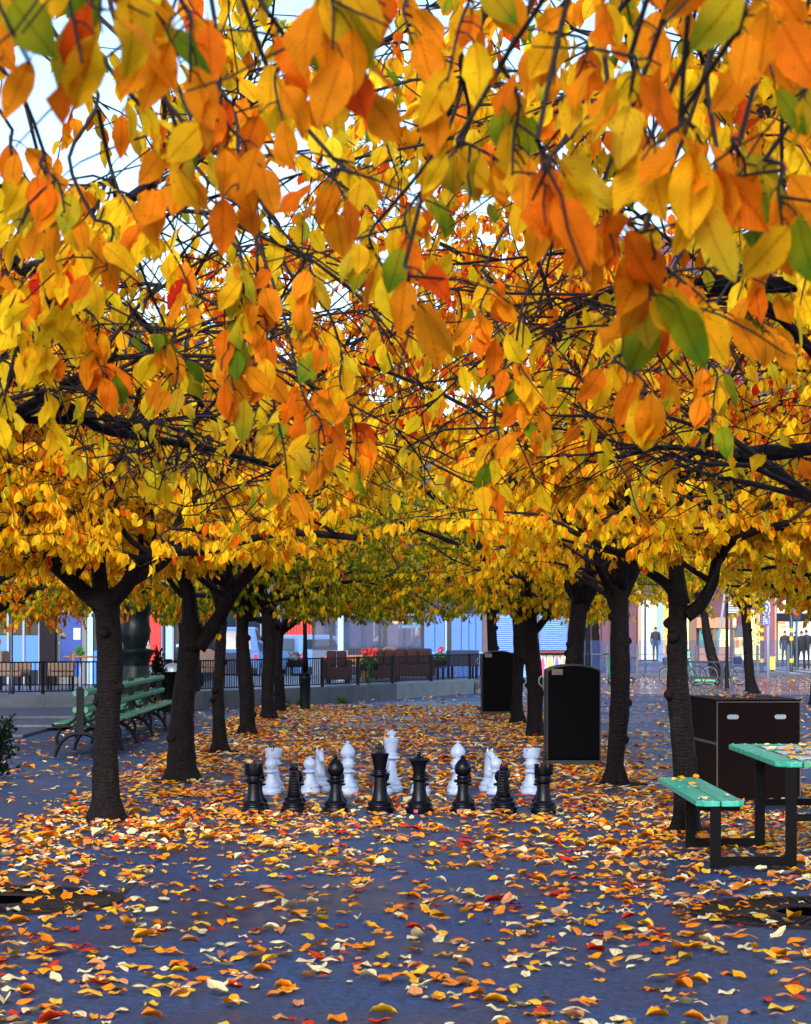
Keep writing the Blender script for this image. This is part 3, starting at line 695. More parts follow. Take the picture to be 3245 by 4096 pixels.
# uniform sampling in y with width growing: weight by width to keep density per square metre
wd = (ry * .172 + .3) / (82 * .172 + .3)
keep = nrg.random(N0) < np.clip(dens(rx, ry) * wd, 0, 1) * 1.15
wx_, wy_ = rx[keep], ry[keep]
def clear_of(X, Y):
    ok = np.ones(len(X), bool)
    for (tx, ty, tr_) in OBST: ok &= (X - tx) ** 2 + (Y - ty) ** 2 > tr_ ** 2
    for gx_, gy_ in ((-2.6, 15.3), (2.53, 14.65)): ok &= ((X - gx_) ** 2 + (Y - gy_) ** 2 > .30 ** 2) & (((X - gx_) ** 2 + (Y - gy_) ** 2 > .8 ** 2) | (np.sin(X * 91 + Y * 57) > .2))
    ok &= ~((X > 3.05) & (X < 4.0) & (Y > 24.1) & (Y < 25.8))
    wl = np.interp(X, [-9.5, -8.1, -6.6, -4.26, -1.77, 1.77, 1.78, 40], [47.6, 48.4, 49.2, 51, 54.8, 62.6, 82, 82]); ok &= Y < wl - .05
    ok &= ~((X < -5.75) & (Y > 35) & (Y < 50))
    return ok
OBST = [(tx, ty, .22) for tx, ty in ((-2.66, 21.65), (-2.53, 27.2), (-2.56, 33.4), (-2.53, 38.8), (-2.57, 45.5), (-2.58, 49.5), (2.37, 20.5), (2.3, 26.6), (2.22, 32.3), (2.05, 38), (2.01, 43.3), (1.85, 49))]
ok = clear_of(wx_, wy_); wx_, wy_ = wx_[ok], wy_[ok]
nl = len(wx_)
kc = nrg.choice(len(FK), nl, p=FW / FW.sum()); ks = nrg.choice(4, nl, p=[.30, .20, .40, .10])
az = nrg.uniform(0, 2 * math.pi, nl); Ls = np.clip(nrg.normal(.104, .024, nl), .05, .165) * np.where(wy_ < 20, 1.04, 1.0)
tilt = nrg.normal(0, .16, (nl, 2))
in_u = U0 + wx_ / wy_ * FPX; in_v = V0 + CAM_H / wy_ * FPX
vis = (in_u > -20) & (in_u < 3265) & (in_v < 4110)
order = np.argsort(np.where(vis, wy_, 1e9))
LEAFLABEL = {'cream': 'pale cream fallen leaf lying on the nearest wet asphalt', 'yellow': 'bright yellow fallen leaf lying on the nearest wet asphalt',
             'orange': 'vivid orange fallen leaf lying on the nearest wet asphalt', 'red': 'dark red fallen leaf lying on the nearest wet asphalt',
             'tan': 'tan pink fallen leaf lying on the nearest wet asphalt', 'gold': 'amber gold fallen leaf lying on the nearest wet asphalt'}
def fallen(X, Y, Z, c, s, a, L, label, group, rx_=0, ry_=0):
    o = bpy.data.objects.new('fallen_leaf', FM[c, s]); COL.objects.link(o)
    o.location = (X, Y, Z + zoff(FB[s]) * L * .9 + .004); o.rotation_euler = (rx_, ry_, a); o.scale = (L * rng.uniform(.8, 1.2), L, L)
    tag(o, label, 'leaf', group); return o
N_IND = 262
for i in order[:N_IND]:
    c = FK[kc[i]]
    fallen(wx_[i], wy_[i], 0, c, SK[ks[i]], az[i], Ls[i], LEAFLABEL[c], c + ' leaves fallen on the near asphalt', tilt[i, 0] * .6, tilt[i, 1] * .6)
rest = np.ones(nl, bool); rest[order[:N_IND]] = False
def mass(name, sel, bases, label):
    objs = []
    Ps, me_parts = [], []
    root = None
    for s_i, s in enumerate(SK):
        q = sel & (ks == s_i); n = int(q.sum())
        if n == 0: continue
        b = bases[s]
        P = np.stack([wx_[q], wy_[q], zoff(b) * Ls[q] * .9 + .004 + np.abs(nrg.normal(0, .006, n))], 1)
        D = np.stack([-np.sin(az[q]), np.cos(az[q]), tilt[q, 0] * .7], 1); Nn = np.stack([tilt[q, 1] * .8, tilt[q, 0] * 0, np.ones(n)], 1)
        C = np.concatenate([np.array([FCOL[FK[k]] for k in kc[q]]) * nrg.uniform(.8, 1.1, (n, 1)), np.zeros((n, 1))], 1)
        me_parts.append(leaf_mesh(name, P, D, Nn, Ls[q], nrg.uniform(.8, 1.2, n), C, b, FALLEN))
    bm = bmesh.new()
    o = bpy.data.objects.new(name, me_parts[0]); COL.objects.link(o); tag(o, label, 'leaves', kind='stuff')
    for m_ in me_parts[1:]:
        c_ = bpy.data.objects.new('leaf_litter', m_); COL.objects.link(c_); c_.parent = o; c_['kind'] = 'stuff'
    return o
mass('fallen_leaves', rest & (wy_ < 24), FB, 'carpet of orange and cream leaves around the chess pieces and nearer')
mass('fallen_leaves', rest & (wy_ >= 24), FBL, 'carpet of yellow and orange leaves farther off between the tree rows')
# ------------------------------------------------------------------ giant chess set
CW = mat('white_plastic', (.37, .46, .63), .32, var=.06, scale=8, bump=.05, bscale=15)
CB = mat('black_plastic', (.002, .0025, .0055), .32, spec=.18, var=.2, scale=8, bump=.08, bscale=15, rvar=.08)
STICK = mat('red_sticker', (.62, .03, .10), .4)
BASE = [(.124, 0), (.128, .006), (.128, .048), (.121, .056), (.108, .060), (.106, .068), (.113, .074), (.113, .092), (.098, .104)]
def scale_prof(p, s): return [(r * s, z * s) for r, z in p]
def piece(kind, m, label, x, y, rz=0, group=None, sticker=None):
    T = thing('chess_' + kind, label, 'chess piece', (x, y, 0), rz, group)
    s = {'king': 1.0, 'queen': 1.0, 'bishop': .93, 'knight': .93, 'rook': .93, 'pawn': .82}[kind]
    b = MB(); b.lathe([(r * s, z) for r, z in BASE] + [(.086 * s, .115)], 28); b.build('base', m, T, auto=40)
    z0 = .113
    def lathe(name, prof, n=28): return MB().lathe(prof, n).build(name, m, T, auto=40)
    if kind == 'king':
        lathe('body', [(.084, z0), (.068, .165), (.057, .24), (.053, .33), (.062, .338), (.090, .345), (.096, .356), (.090, .368), (.064, .374), (.060, .384), (.070, .390), (.070, .400), (.056, .406)])
        lathe('head', [(.055, .404), (.062, .44), (.074, .50), (.084, .535), (.086, .545), (.080, .552), (.050, .560), (.034, .562)])
        c = MB(); c.box(-.020, .020, -.016, .016, .558, .645); c.box(-.042, .042, -.018, .018, .590, .624); c.box(-.030, .030, -.024, .024, .558, .578)
        c.build('crown_cross', m, T, bevel=.005)
    elif kind == 'queen':
        lathe('body', [(.082, z0), (.066, .16), (.056, .22), (.052, .29), (.060, .298), (.088, .305), (.094, .316), (.088, .328), (.062, .334), (.058, .344), (.068, .350), (.068, .360), (.054, .366)])
        lathe('head', [(.053, .364), (.058, .40), (.070, .45), (.088, .482), (.094, .490), (.080, .497), (.066, .500), (.050, .515), (.026, .527), (.014, .530)])
        co = MB()
        for k in range(10):
            a = 2 * math.pi * k / 10; co.lathe([(.016, 0), (.017, .010), (.008, .020)], 8, (.080 * math.cos(a), .080 * math.sin(a), .488))
        o = co.build('coronet', m, T, smooth=True); o['kind'] = 'stuff'
        lathe('finial', [(.004, .524), (.016, .532), (.021, .545), (.016, .560), (.004, .568)], 14)
    elif kind == 'bishop':
        lathe('body', [(.078, z0), (.062, .15), (.050, .21), (.046, .27), (.055, .278), (.080, .284), (.086, .295), (.080, .306), (.056, .312), (.050, .322), (.060, .330), (.058, .340), (.042, .348)])
        lathe('mitre', [(.042, .346), (.062, .360), (.076, .386), (.079, .412), (.070, .446), (.050, .476), (.028, .498), (.014, .506)])
        lathe('finial', [(.010, .502), (.019, .509), (.022, .519), (.017, .530), (.004, .535)], 14)
        c = MB(); c.box(-.082, .082, -.006, .006, -.030, .030, Matrix.Translation((.045, 0, .452)) @ Matrix.Rotation(rad(50), 4, 'Y')); 
    elif kind == 'rook':
        lathe('body', [(.080, z0), (.066, .16), (.057, .22), (.055, .27), (.064, .278), (.086, .284), (.090, .295), (.084, .306), (.066, .312), (.064, .345)])
        lathe('tower', [(.064, .343), (.084, .352), (.088, .360), (.088, .420), (.070, .421), (.066, .412), (.010, .410)])
        for k in range(6):
            a0 = 2 * math.pi * k / 6
            q = MB(); ar = [a0 + .68 * t for t in (0, .33, .67, 1)]
            poly = [(.088 * math.cos(a), .088 * math.sin(a)) for a in ar] + [(.068 * math.cos(a), .068 * math.sin(a)) for a in reversed(ar)]
            q.prism(poly, lambda p_: (p_[0], p_[1], .4195), lambda p_: (p_[0], p_[1], .455)); q.build('merlon', m, T, bevel=.003)
    elif kind == 'pawn':
        lathe('body', [(.070, z0), (.054, .145), (.044, .18), (.042, .215), (.052, .222), (.074, .228), (.078, .237), (.072, .247), (.050, .253), (.040, .262)])
        lathe('ball', [(.036, .258)] + [(.066 * math.sin(t), .312 - .066 * math.cos(t)) for t in np.linspace(.62, 3.0, 12)] + [(.014, .376), (.017, .384), (.012, .393), (.002, .396)])
    else:
        lathe('plinth', [(.080, z0), (.084, .125), (.082, .140), (.066, .150)])
        # neck and head: cross-sections along a bent spine, facing +y
        spine = [(-.010, .142, .062, .070), (-.020, .19, .058, .066), (-.030, .25, .052, .064), (-.028, .31, .046, .062), (-.010, .36, .042, .058), (.022, .388, .040, .048), (.060, .378, .034, .042), (.095, .350, .029, .034), (.116, .326, .026, .026), (.124, .314, .016, .014)]
        n = 16; vs = []; fs = []
        for i, (yy, zz, wx, wt) in enumerate(spine):
            a, b_ = spine[max(i - 1, 0)], spine[min(i + 1, len(spine) - 1)]
            t = Vector((0, b_[0] - a[0], b_[1] - a[1])).normalized(); nn = Vector((0, -t.z, t.y))
            for k in range(n):
                an = 2 * math.pi * k / n
                vs.append(Vector((math.cos(an) * wx, yy, zz)) + nn * (math.sin(an) * wt))
        for i in range(len(spine) - 1):
            for k in range(n):
                k2 = (k + 1) % n; fs.append((i * n + k, i * n + k2, (i + 1) * n + k2, (i + 1) * n + k))
        fs.append(tuple(range(n))); fs.append(tuple((len(spine) - 1) * n + k for k in range(n)))
        MB().add(vs, fs).build('head', m, T, smooth=True)
        for sx in (-1, 1):
            MB().tube([(sx * .024, -.012, .395), (sx * .026, -.014, .43), (sx * .026, -.004, .460)], [.018, .014, .003], 8).build('ear', m, T, smooth=True)
        for k in range(9):                                            # stepped mane down the back of the neck
            z = .165 + k * .026; yy = -.066 - .030 * math.sin(math.pi * k / 9)
            MB().box(-.030, .030, yy - .014, yy + .03, z, z + .017).build('mane_ridge', m, T, bevel=.004)
    if sticker is not None:
        MB().box(sticker - .018, sticker + .018, -.1335 * s, -.120 * s, .012, .040).build('sticker', STICK, T)
    return T
YB, YW = 22.56, 25.45
bl = [('rook', 1015, 'at the left end of the black row'), ('knight', 1175, 'beside the left black rook'), ('bishop', 1343, 'between the left black knight and the king'),
      ('king', 1520, 'tallest of the black pieces, in the middle of the row'), ('queen', 1677, 'right beside the black king'), ('bishop', 1852, 'right of the black queen'),
      ('knight', 2018, 'between the right black bishop and rook'), ('rook', 2175, 'at the right end of the black row')]
cols = []
for i, (k, u, w) in enumerate(bl):
    X = (u - U0) / FPX * YB; cols.append(X)
    piece(k, CB, f'black plastic garden chess {k} {w}', X, YB + rng.uniform(-.03, .03), rng.uniform(-.15, .15) + (rng.choice((-.3, .2)) if k == 'knight' else 0), 'black chess pieces on the asphalt', sticker={4: -.02, 5: .05}.get(i))
names_b = ['left rook', 'left knight', 'left bishop', 'king', 'queen', 'right bishop', 'right knight', 'right rook']
for i, u in enumerate((1032, 1186, 1350, 1530, 1686, 1858, 2006, 2166)):
    piece('pawn', CB, f'small black plastic pawn hidden behind the black {names_b[i]}', (u - U0) / FPX * 22.98, 22.98, 0, 'black chess pawns')
wl_ = [('rook', 1094, 'at the left end of the white row'), ('knight', 1280, 'second from the left in the white row'), ('bishop', 1392, 'left of the white king'),
       ('king', 1565, 'tallest of the white pieces, behind the black king'), ('bishop', 1832, 'behind the right black bishop'), ('knight', 1962, 'between the right white bishop and rook'), ('rook', 2128, 'at the right end of the white row')]
for k, u, w in wl_:
    piece(k, CW, f'white plastic garden chess {k} {w}', (u - U0) / FPX * YW, YW + rng.uniform(-.03, .03), math.pi + rng.uniform(-.5, .5), 'white chess pieces on the asphalt')
for i, u in enumerate((1085, 1240, 1393, 1531, 1683, 1830, 1985, 2126)):
    w = ('in front of the left white rook', 'in front of the left white knight', 'in front of the left white bishop', 'showing beside the black king', 'showing behind the black queen', 'in front of the right white bishop', 'in front of the right white knight', 'in front of the right white rook')[i]
    piece('pawn', CW, f'small white plastic pawn {w}', (u - U0) / FPX * 25.05, 25.05, 0, 'white chess pawns', sticker=-.07 if i == 2 else None)

# ------------------------------------------------------------------ chess table with bench, right
def board(x0, x1, y0, y1, z0, z1, ch, name, m, parent, which):
    """plank with cut corners"""
    p_ = [(x0 + (ch if 'nl' in which else 0), y0), (x1 - (ch if 'nr' in which else 0), y0), (x1, y0 + (ch if 'nr' in which else 0)), (x1, y1 - (ch if 'fr' in which else 0)), (x1 - (ch if 'fr' in which else 0), y1), (x0 + (ch if 'fl' in which else 0), y1), (x0, y1 - (ch if 'fl' in which else 0)), (x0, y0 + (ch if 'nl' in which else 0))]
    q = []
    for a in p_:
        if not q or (abs(q[-1][0] - a[0]) + abs(q[-1][1] - a[1])) > 1e-6: q.append(a)
    if abs(q[0][0] - q[-1][0]) + abs(q[0][1] - q[-1][1]) < 1e-6: q.pop()
    return MB().prism(q, lambda s: (s[0], s[1], z0), lambda s: (s[0], s[1], z1)).build(name, m, parent, bevel=.006)
T = thing('chess_table', 'teal green plank table and attached bench on black steel frames, cut by the right edge', 'table', (2.7, 17.3, 0))
ox, oy = 2.7, 17.3
board(2.08 - ox, 2.245 - ox, 0, 2.75, .445, .485, .055, 'seat_plank', TEALP, T, ('nl', 'fl'))
board(2.255 - ox, 2.42 - ox, 0, 2.75, .445, .485, .035, 'seat_plank', TEALP, T, ('nr', 'fr'))
for k in range(4):
    a = 2.66 + k * .192
    board(a - ox, a + .182 - ox, .05, 2.75, .722, .762, .10 if k == 0 else .0, 'table_plank', GREENP if k % 2 else TEALP, T, ('nl', 'fl') if k == 0 else ())
for yy in (.02, 1.55):
    f = MB()
    MB().box(2.18 - ox, 2.255 - ox, yy, yy + .05, 0, .444).build('leg', DARKST, T)
    MB().box(2.72 - ox, 2.795 - ox, yy, yy + .05, 0, .721).build('leg', DARKST, T)
    MB().box(3.20 - ox, 3.275 - ox, yy, yy + .05, 0, .721).build('leg', DARKST, T)
    MB().box(2.256 - ox, 2.719 - ox, yy + .003, yy + .047, .02, .085).build('foot_rail', DARKST, T)
    MB().box(2.796 - ox, 3.199 - ox, yy + .003, yy + .047, .34, .39).build('cross_rail', DARKST, T)
    MB().box(2.10 - ox, 2.40 - ox, yy + .055, yy + .09, .41, .444).build('seat_bearer', DARKST, T)
bolt = MB().lathe([(.011, 0), (.011, .004), (.006, .006)], 10).mesh('bolt'); bolt.materials.append(GALV_ := mat('galvanised', (.30, .34, .40), .4, metal=.5, var=.15, scale=20))
for yy in (.045, 1.575, 2.65):
    for xx in (2.13, 2.20, 2.30, 2.37): inst('bolt', bolt, T, (xx - ox, yy, .485))
    for k in range(4): inst('bolt', bolt, T, (2.70 - ox + k * .192, yy + .06, .762)); inst('bolt', bolt, T, (2.80 - ox + k * .192, yy + .06, .762))
for k in range(3):                                                    # metal board inlays on the table top
    y0 = .35 + k * .75
    b_ = MB()
    for j in range(8):
        for i in range(8):
            if (i + j) % 2 == 0: b_.box(.16 + i * .055, .16 + i * .055 + .052, y0 + j * .055, y0 + j * .055 + .052, .763, .768)
    o = b_.build('inlaid_chessboard', mat('brushed_metal', (.45, .48, .52), .35, metal=.7), T); o['kind'] = 'stuff'
    MB().box(.14, .62, y0 - .02, y0 + .46, .7622, .7645).build('board_plate', mat('dark_plate', (.03, .035, .05), .4), T)
# leaves lying on bench and table
for i in range(13):
    c = rng.choice(('cream', 'yellow', 'orange', 'gold', 'cream')); 
    fallen(rng.uniform(2.12, 2.38), rng.uniform(17.4, 19.9), .485, c, rng.choice(('dome', 'flat', 'cup')), rng.uniform(0, 6.3), rng.uniform(.08, .12), f'{c} leaf lying on the teal bench seat', f'{c} leaves on the teal bench')
for i in range(25):
    c = rng.choice(('cream', 'yellow', 'orange', 'gold', 'orange'))
    fallen(rng.uniform(2.78, 3.35), rng.uniform(17.45, 19.9), .768, c, rng.choice(('dome', 'dome', 'cup')), rng.uniform(0, 6.3), rng.uniform(.09, .13), f'{c} leaf lying on the green table top', f'{c} leaves on the green table')

# ------------------------------------------------------------------ brown storage box
PLY = mat('dark_brown_ply', (.0055, .0012, .0012), .5, spec=.06, var=.3, scale=4, bump=.1, bscale=30)
EDGE = mat('ply_edge', (.075, .066, .062), .6, var=.3, scale=20)
GALV = mat('galvanised', (.30, .34, .40), .4, metal=.5, var=.15, scale=20)
T = thing('storage_box', 'dark brown plywood storage box behind the near right tree', 'box', (3.11, 24.2, 0), rad(4))
MB().box(0, .84, 0, .018, .03, .985).build('front_panel', PLY, T)
MB().box(0, .018, .02, 1.5, .03, .56).build('lower_side_panel', PLY, T)
MB().box(.003, .021, .02, 1.5, .575, .985).build('upper_side_panel', PLY, T)
MB().box(.822, .84, .02, 1.5, .03, .985).build('side_panel', PLY, T)
MB().box(0, .84, 1.502, 1.52, .03, .985).build('back_panel', PLY, T)
MB().box(-.012, .852, -.012, 1.53, .986, 1.004).build('lid', PLY, T, bevel=.003)
MB().box(.02, .82, .02, 1.5, 0, .03).build('floor_frame', DARKST, T)
for xx in (-.006, .835): MB().box(xx, xx + .011, -.006, -.0005, .03, .984).build('edge_trim', EDGE, T)
MB().box(.006, .834, -.005, -.0005, .974, .9845).build('edge_trim', EDGE, T)
MB().box(-.006, -.0005, .03, 1.49, .548, .574).build('edge_trim', EDGE, T)
for xx in (.08, .56):
    pl = MB(); pts = [(xx + .0225 + .0225 * math.cos(a), .80 + .0225 * math.sin(a)) for a in np.linspace(math.pi / 2, 1.5 * math.pi, 7)] + [(xx + .095 + .0225 * math.cos(a), .80 + .0225 * math.sin(a)) for a in np.linspace(-math.pi / 2, math.pi / 2, 7)]
    pts = [(a + .02, b + .03) for a, b in pts]
    pl.prism(pts, lambda s: (s[0], -.0055, s[1]), lambda s: (s[0], -.001, s[1])); po = pl.build('hinge_plate', GALV, T)
    for k in range(6):
        sx, sz = xx + .045 + (k % 3) * .033, .82 + (k // 3) * .02
        MB().tube([(sx, -.008, sz), (sx, -.005, sz)], .004, 8).build('screw', DARKST, po)
for i in range(12):
    c = rng.choice(('cream', 'orange', 'gold', 'yellow'))
    fallen(3.11 + rng.uniform(.0, .8) - .05, 24.2 + rng.uniform(.1, 1.3), 1.004, c, rng.choice(('dome', 'flat')), rng.uniform(0, 6.3), rng.uniform(.08, .12), f'{c} leaf lying on the brown storage box lid', f'{c} leaves on the storage box')

# ------------------------------------------------------------------ solar litter bins
BINB = mat('bin_black', (.001, .001, .0018), .6, spec=.04, var=.2, scale=6)
BING = mat('bin_grey', (.028, .028, .032), .5, spec=.2, var=.2, scale=6)
DECAL = mat('bin_decal', (.12, .105, .095), .5)
def bin_(label, x, y, rz):
    T = thing('litter_bin', label, 'bin', (x, y, 0), rz, 'solar litter bins between the right trees')
    MB().box(-.345, .345, .01, .70, 0, .075).build('foot', BING, T, bevel=.008)
    def dome(w, zb, zs, zt, n=16):
        p_ = [(-w, zb), (w, zb), (w, zs)]
        for i in range(1, n): t = i / n; xx = w - 2 * w * t; p_.append((xx, zs + (zt - zs) * (1 - (abs(xx) / w) ** 2.6)))
        return p_ + [(-w, zs)]
    MB().prism(dome(.335, .076, 1.19, 1.26), lambda s: (s[0], .03, s[1]), lambda s: (s[0], .69, s[1])).build('body', BING, T, bevel=.015)
    MB().prism(dome(.318, .085, 1.178, 1.245), lambda s: (s[0], .005, s[1]), lambda s: (s[0], .0295, s[1])).build('side_panel', BINB, T, bevel=.012)
    d_ = MB(); d_.box(-.272, -.138, .0015, .0045, 1.135, 1.205); do = d_.build('sticker', DECAL, T)
    MB().prism([(-.215, 1.155), (-.20, 1.15), (-.185, 1.165), (-.193, 1.168), (-.20, 1.185), (-.206, 1.17), (-.222, 1.18)], lambda s: (s[0], -.0005, s[1]), lambda s: (s[0], .0012, s[1])).build('emblem', mat('emblem_red', (.12, .03, .03), .5), do)
    MB().tube(bez([(-.345, .30, 1.12), (-.40, .30, 1.10), (-.415, .30, 1.03), (-.36, .30, .97)], 5), .010, 8).build('handle', mat('bin_handle', (.20, .19, .19), .4), T, smooth=True)
    MB().tube(bez([(-.335, .5, .14), (-.40, .45, .13), (-.40, .2, .13), (-.335, .15, .14)], 5), .02, 8).build('foot_pedal', BING, T, smooth=True)
    return T
q = gnd(2296, 3066); bin_('black round-topped litter bin, the nearer and larger of two', q.x, q.y, 0)
q = gnd(1996, 2862); bin_('black round-topped litter bin, the farther one beside the slim trees', q.x, q.y, 0)

# ------------------------------------------------------------------ tree pits and grates
SOIL = mat('dark_soil', (.007, .006, .006), .8, spec=.1, var=.4, scale=12, bump=.6, bscale=25)
IRON = mat('rusty_iron', (.018, .012, .010), .6, spec=.15, var=.4, scale=10, bump=.3)
def ring(r0, r1, z, n=40, th=.02):
    m_ = MB(); vs = []; fs = []
    for k in range(n):
        a = 2 * math.pi * k / n; c, s = math.cos(a), math.sin(a)
        vs += [(r0 * c, r0 * s, z), (r1 * c, r1 * s, z), (r1 * c, r1 * s, z + th), (r0 * c, r0 * s, z + th)]
    for k in range(n):
        a, b = 4 * k, 4 * ((k + 1) % n)
        for i in range(4): fs.append((a + i, a + (i + 1) % 4, b + (i + 1) % 4, b + i))
    return m_.add(vs, fs)
GR = [ring(.30, .33, .0, th=.014).mesh('inner_ring'), ring(.78, .82, .0, th=.014).mesh('outer_ring')]
bar = MB(); bar.box(.332, .779, -.009, .009, .002, .013); GR.append(bar.mesh('grate_bar'))
for m_ in GR: m_.materials.append(IRON)
def grate(label, x, y, bars):
    T = thing('tree_grate', label, 'tree grate', (x, y, 0), group='tree grates')
    d_ = MB(); d_.add([(.80 * math.cos(a), .80 * math.sin(a), .0015) for a in np.linspace(0, 2 * math.pi, 40, endpoint=False)], [tuple(range(40))]); d_.build('soil', SOIL, T)
    e_ = MB(); e_.lathe([(.29, .0025), (.28, .003), (.01, .003)], 32); e_.build('pit', mat('hole_shade_black', (.0015, .0015, .002), .9, spec=.0), T)  # flat disc, the dark inside of the empty hole painted black
    inst('inner_ring', GR[0], T); inst('outer_ring', GR[1], T)
    for k in range(bars): inst('grate_bar', GR[2], T, (0, 0, 0), 2 * math.pi * k / bars)
    return T
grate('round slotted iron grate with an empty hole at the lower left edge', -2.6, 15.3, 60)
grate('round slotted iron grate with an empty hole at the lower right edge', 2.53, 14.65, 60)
PITM = MB(); PITM.lathe([(.36, .0), (.36, .006), (.30, .010), (.02, .011)], 28)
pm = PITM.mesh('tree_pit'); pm.materials.append(SOIL)
tl = ['left row, first tree', 'left row, second tree', 'left row, third tree', 'left row, fourth tree', 'left row, fifth tree', 'left row, last tree', 'right row, first tree', 'right row, second tree', 'right row, third tree', 'right row, fourth tree', 'right row, fifth tree', 'right row, last tree']
for (tx, ty, _), nm in zip(OBST, tl):
    o = inst('tree_pit', pm, None, (tx, ty, .003)); tag(o, f'dark bare soil ring at the foot of the {nm}', 'tree pit', 'tree pits')
# ------------------------------------------------------------------ double-sided park bench, left
T = thing('park_bench', 'long double-sided green bench on black iron frames behind the near left tree', 'bench', (-4.32, 32.2, 0))
SUP = [0, 1.85, 3.75, 6.0, 8.2, 10.3]
def fr():
    f = MB()
    for s in (-1, 1):
        f.tube(bez([(s * .345, 0, 0), (s * .33, 0, .03), (s * .29, 0, .14), (s * .20, 0, .25), (s * .08, 0, .305), (0, 0, .31)], 5), .021, 8, flat=1.3)
        f.tube(bez([(s * .30, 0, .16), (s * .31, 0, .27), (s * .27, 0, .36), (s * .30, 0, .405)], 5), .018, 8, flat=1.3)
        f.tube(bez([(s * .33, 0, .415), (s * .18, 0, .43), (s * .07, 0, .50), (s * .035, 0, .60)], 5), .016, 8, flat=1.3)
        f.tube([(s * .36, 0, .41), (s * .36, 0, .44)], .02, 8)
    f.box(-.37, .37, -.022, .022, .395, .418)
    f.box(-.048, .048, -.024, .024, .30, .885)
    f.tube([(0, -.026, .885), (0, .026, .885)], .05, 14)
    return f
fm = fr().mesh('iron_frame', False); fm.materials.append(BLACKM)
for yy in SUP: inst('iron_frame', fm, T, (0, yy, 0))
for a, b in zip(SUP[:-1], SUP[1:]):
    for z in (.845, .625):
        for s in (-1, 1):
            MB().tube([(s * .062, a + .0, z), (s * .062, b - .03, z)], .042, 12, flat=.55 if False else 1).build('back_rail', GREENP, T, auto=40)
    for s in (-1, 1):
        for k in range(3):
            x0 = .085 + k * .092
            x0, x1 = (x0, x0 + .086) if s > 0 else (-x0 - .086, -x0)
            MB().box(x0, x1, a + .005, b - .005, .4185, .452).build('seat_slat', GREENP, T, bevel=.006)
for i in range(9):
    c = rng.choice(('cream', 'orange', 'yellow'))
    fallen(-4.32 + rng.uniform(.12, .32), 32.2 + rng.uniform(3.8, 10), .452, c, 'flat', rng.uniform(0, 6.3), rng.uniform(.08, .12), f'{c} leaf lying on the long green park bench', f'{c} leaves on the park bench')

# ------------------------------------------------------------------ shrubs
def shrub(label, x, y, z, h, w, n, cols_, seed, leaf=.03, name='evergreen_shrub', conical=False):
    r = np.random.default_rng(seed); rr = random.Random(seed)
    T = thing(name, label, 'shrub', (x, y, z))
    st = MB(); P = []; D = []
    for k in range(n):
        a = rr.uniform(0, 2 * math.pi); e = rr.random(); hh = h * rr.uniform(.15, 1)
        rad_ = w * (1 - hh / h * (.85 if conical else .35)) * rr.uniform(.5, 1.1)
        b0 = Vector((0, 0, hh * .5)); b1 = Vector((math.cos(a) * rad_, math.sin(a) * rad_, hh))
        pts = bez([Vector((0, 0, 0)), b0 + b1 * .15, b1], 4); st.tube(pts, lerp_list([.010, .003], len(pts)), 4, False)
        for j in range(26):
            t = .35 + .65 * rr.random(); p_, d_ = at_curve(pts, t)
            P.append(tuple(p_ + Vector((rr.gauss(0, .03), rr.gauss(0, .03), rr.gauss(0, .03))))); D.append((d_.x + rr.gauss(0, .6), d_.y + rr.gauss(0, .6), d_.z + rr.gauss(0, .4)))
    st.build('stems', TWIG, T)
    m = len(P); C = np.array([(*cols_[rr.randrange(len(cols_))], 0) for _ in range(m)])
    me = leaf_mesh('foliage', np.array(P), np.array(D), r.normal(0, 1, (m, 3)), r.uniform(.7, 1.3, m) * leaf, np.ones(m) * 1.1, C, LO, LEAF)
    o = bpy.data.objects.new('foliage', me); COL.objects.link(o); o.parent = T; o['kind'] = 'stuff'
    return T
DG = [(.012, .03, .014), (.02, .045, .02), (.008, .022, .012)]
shrub('dark evergreen shrub at the left edge in front of the bench', -4.62, 27.3, 0, .78, .34, 60, DG, 5, .05)
shrub('dark conical conifer behind the bench beside the cast iron column', -4.72, 46.3, 0, 1.35, .42, 90, DG, 6, .05, 'conifer_shrub', True)
for k, (u, v) in enumerate(((1140, 2826), (1195, 2820), (1365, 2808))):
    q = gnd(u, v + 6); shrub(('first', 'second', 'third')[k] + ' small green weed from the left at the foot of the terrace wall', q.x, q.y, 0, .16, .12, 8, [(.05, .16, .02), (.10, .2, .03)], 20 + k, .05, 'weed')

# ------------------------------------------------------------------ cast iron column and lamp posts
CAST = mat('dark_green_cast_iron', (.004, .012, .013), .33, spec=.35, var=.4, scale=5, bump=.2, rvar=.1)
T = thing('cast_iron_column', 'dark green bulging cast iron column standing behind the bench', 'column', (-5.02, 45.0, 0))
MB().lathe([(.36, 0), (.36, .12), (.30, .16), (.26, .30), (.25, .5), (.29, .66), (.30, .78), (.27, .9), (.26, 1.0)], 24).build('pedestal', CAST, T, auto=45)
MB().lathe([(.26, .998), (.28, 1.10), (.33, 1.22), (.37, 1.27), (.37, 1.30), (.22, 1.33)], 24).build('flange', CAST, T, auto=45)
MB().lathe([(.20, 1.328), (.23, 1.42), (.28, 1.54), (.30, 1.66), (.27, 1.78), (.24, 1.86), (.26, 1.95), (.30, 2.06), (.30, 2.18), (.2, 2.28), (.13, 2.4)], 24).build('bulb_shaft', CAST, T, auto=45)
MB().lathe([(.13, 2.398), (.10, 3.0), (.085, 4.3), (.13, 4.4), (.1, 4.5)], 20).build('upper_shaft', CAST, T, auto=45)
q = gnd(1221, 2841)
T = thing('lamp_post', 'black lamp post with a thick flared base in the middle distance', 'lamp post', (q.x, q.y, 0))
MB().lathe([(.115, 0), (.11, .02), (.108, .60), (.125, .64), (.125, .68), (.112, .71), (.125, .74), (.10, .77), (.062, .80)], 20).build('base', BLACKM, T, auto=45)
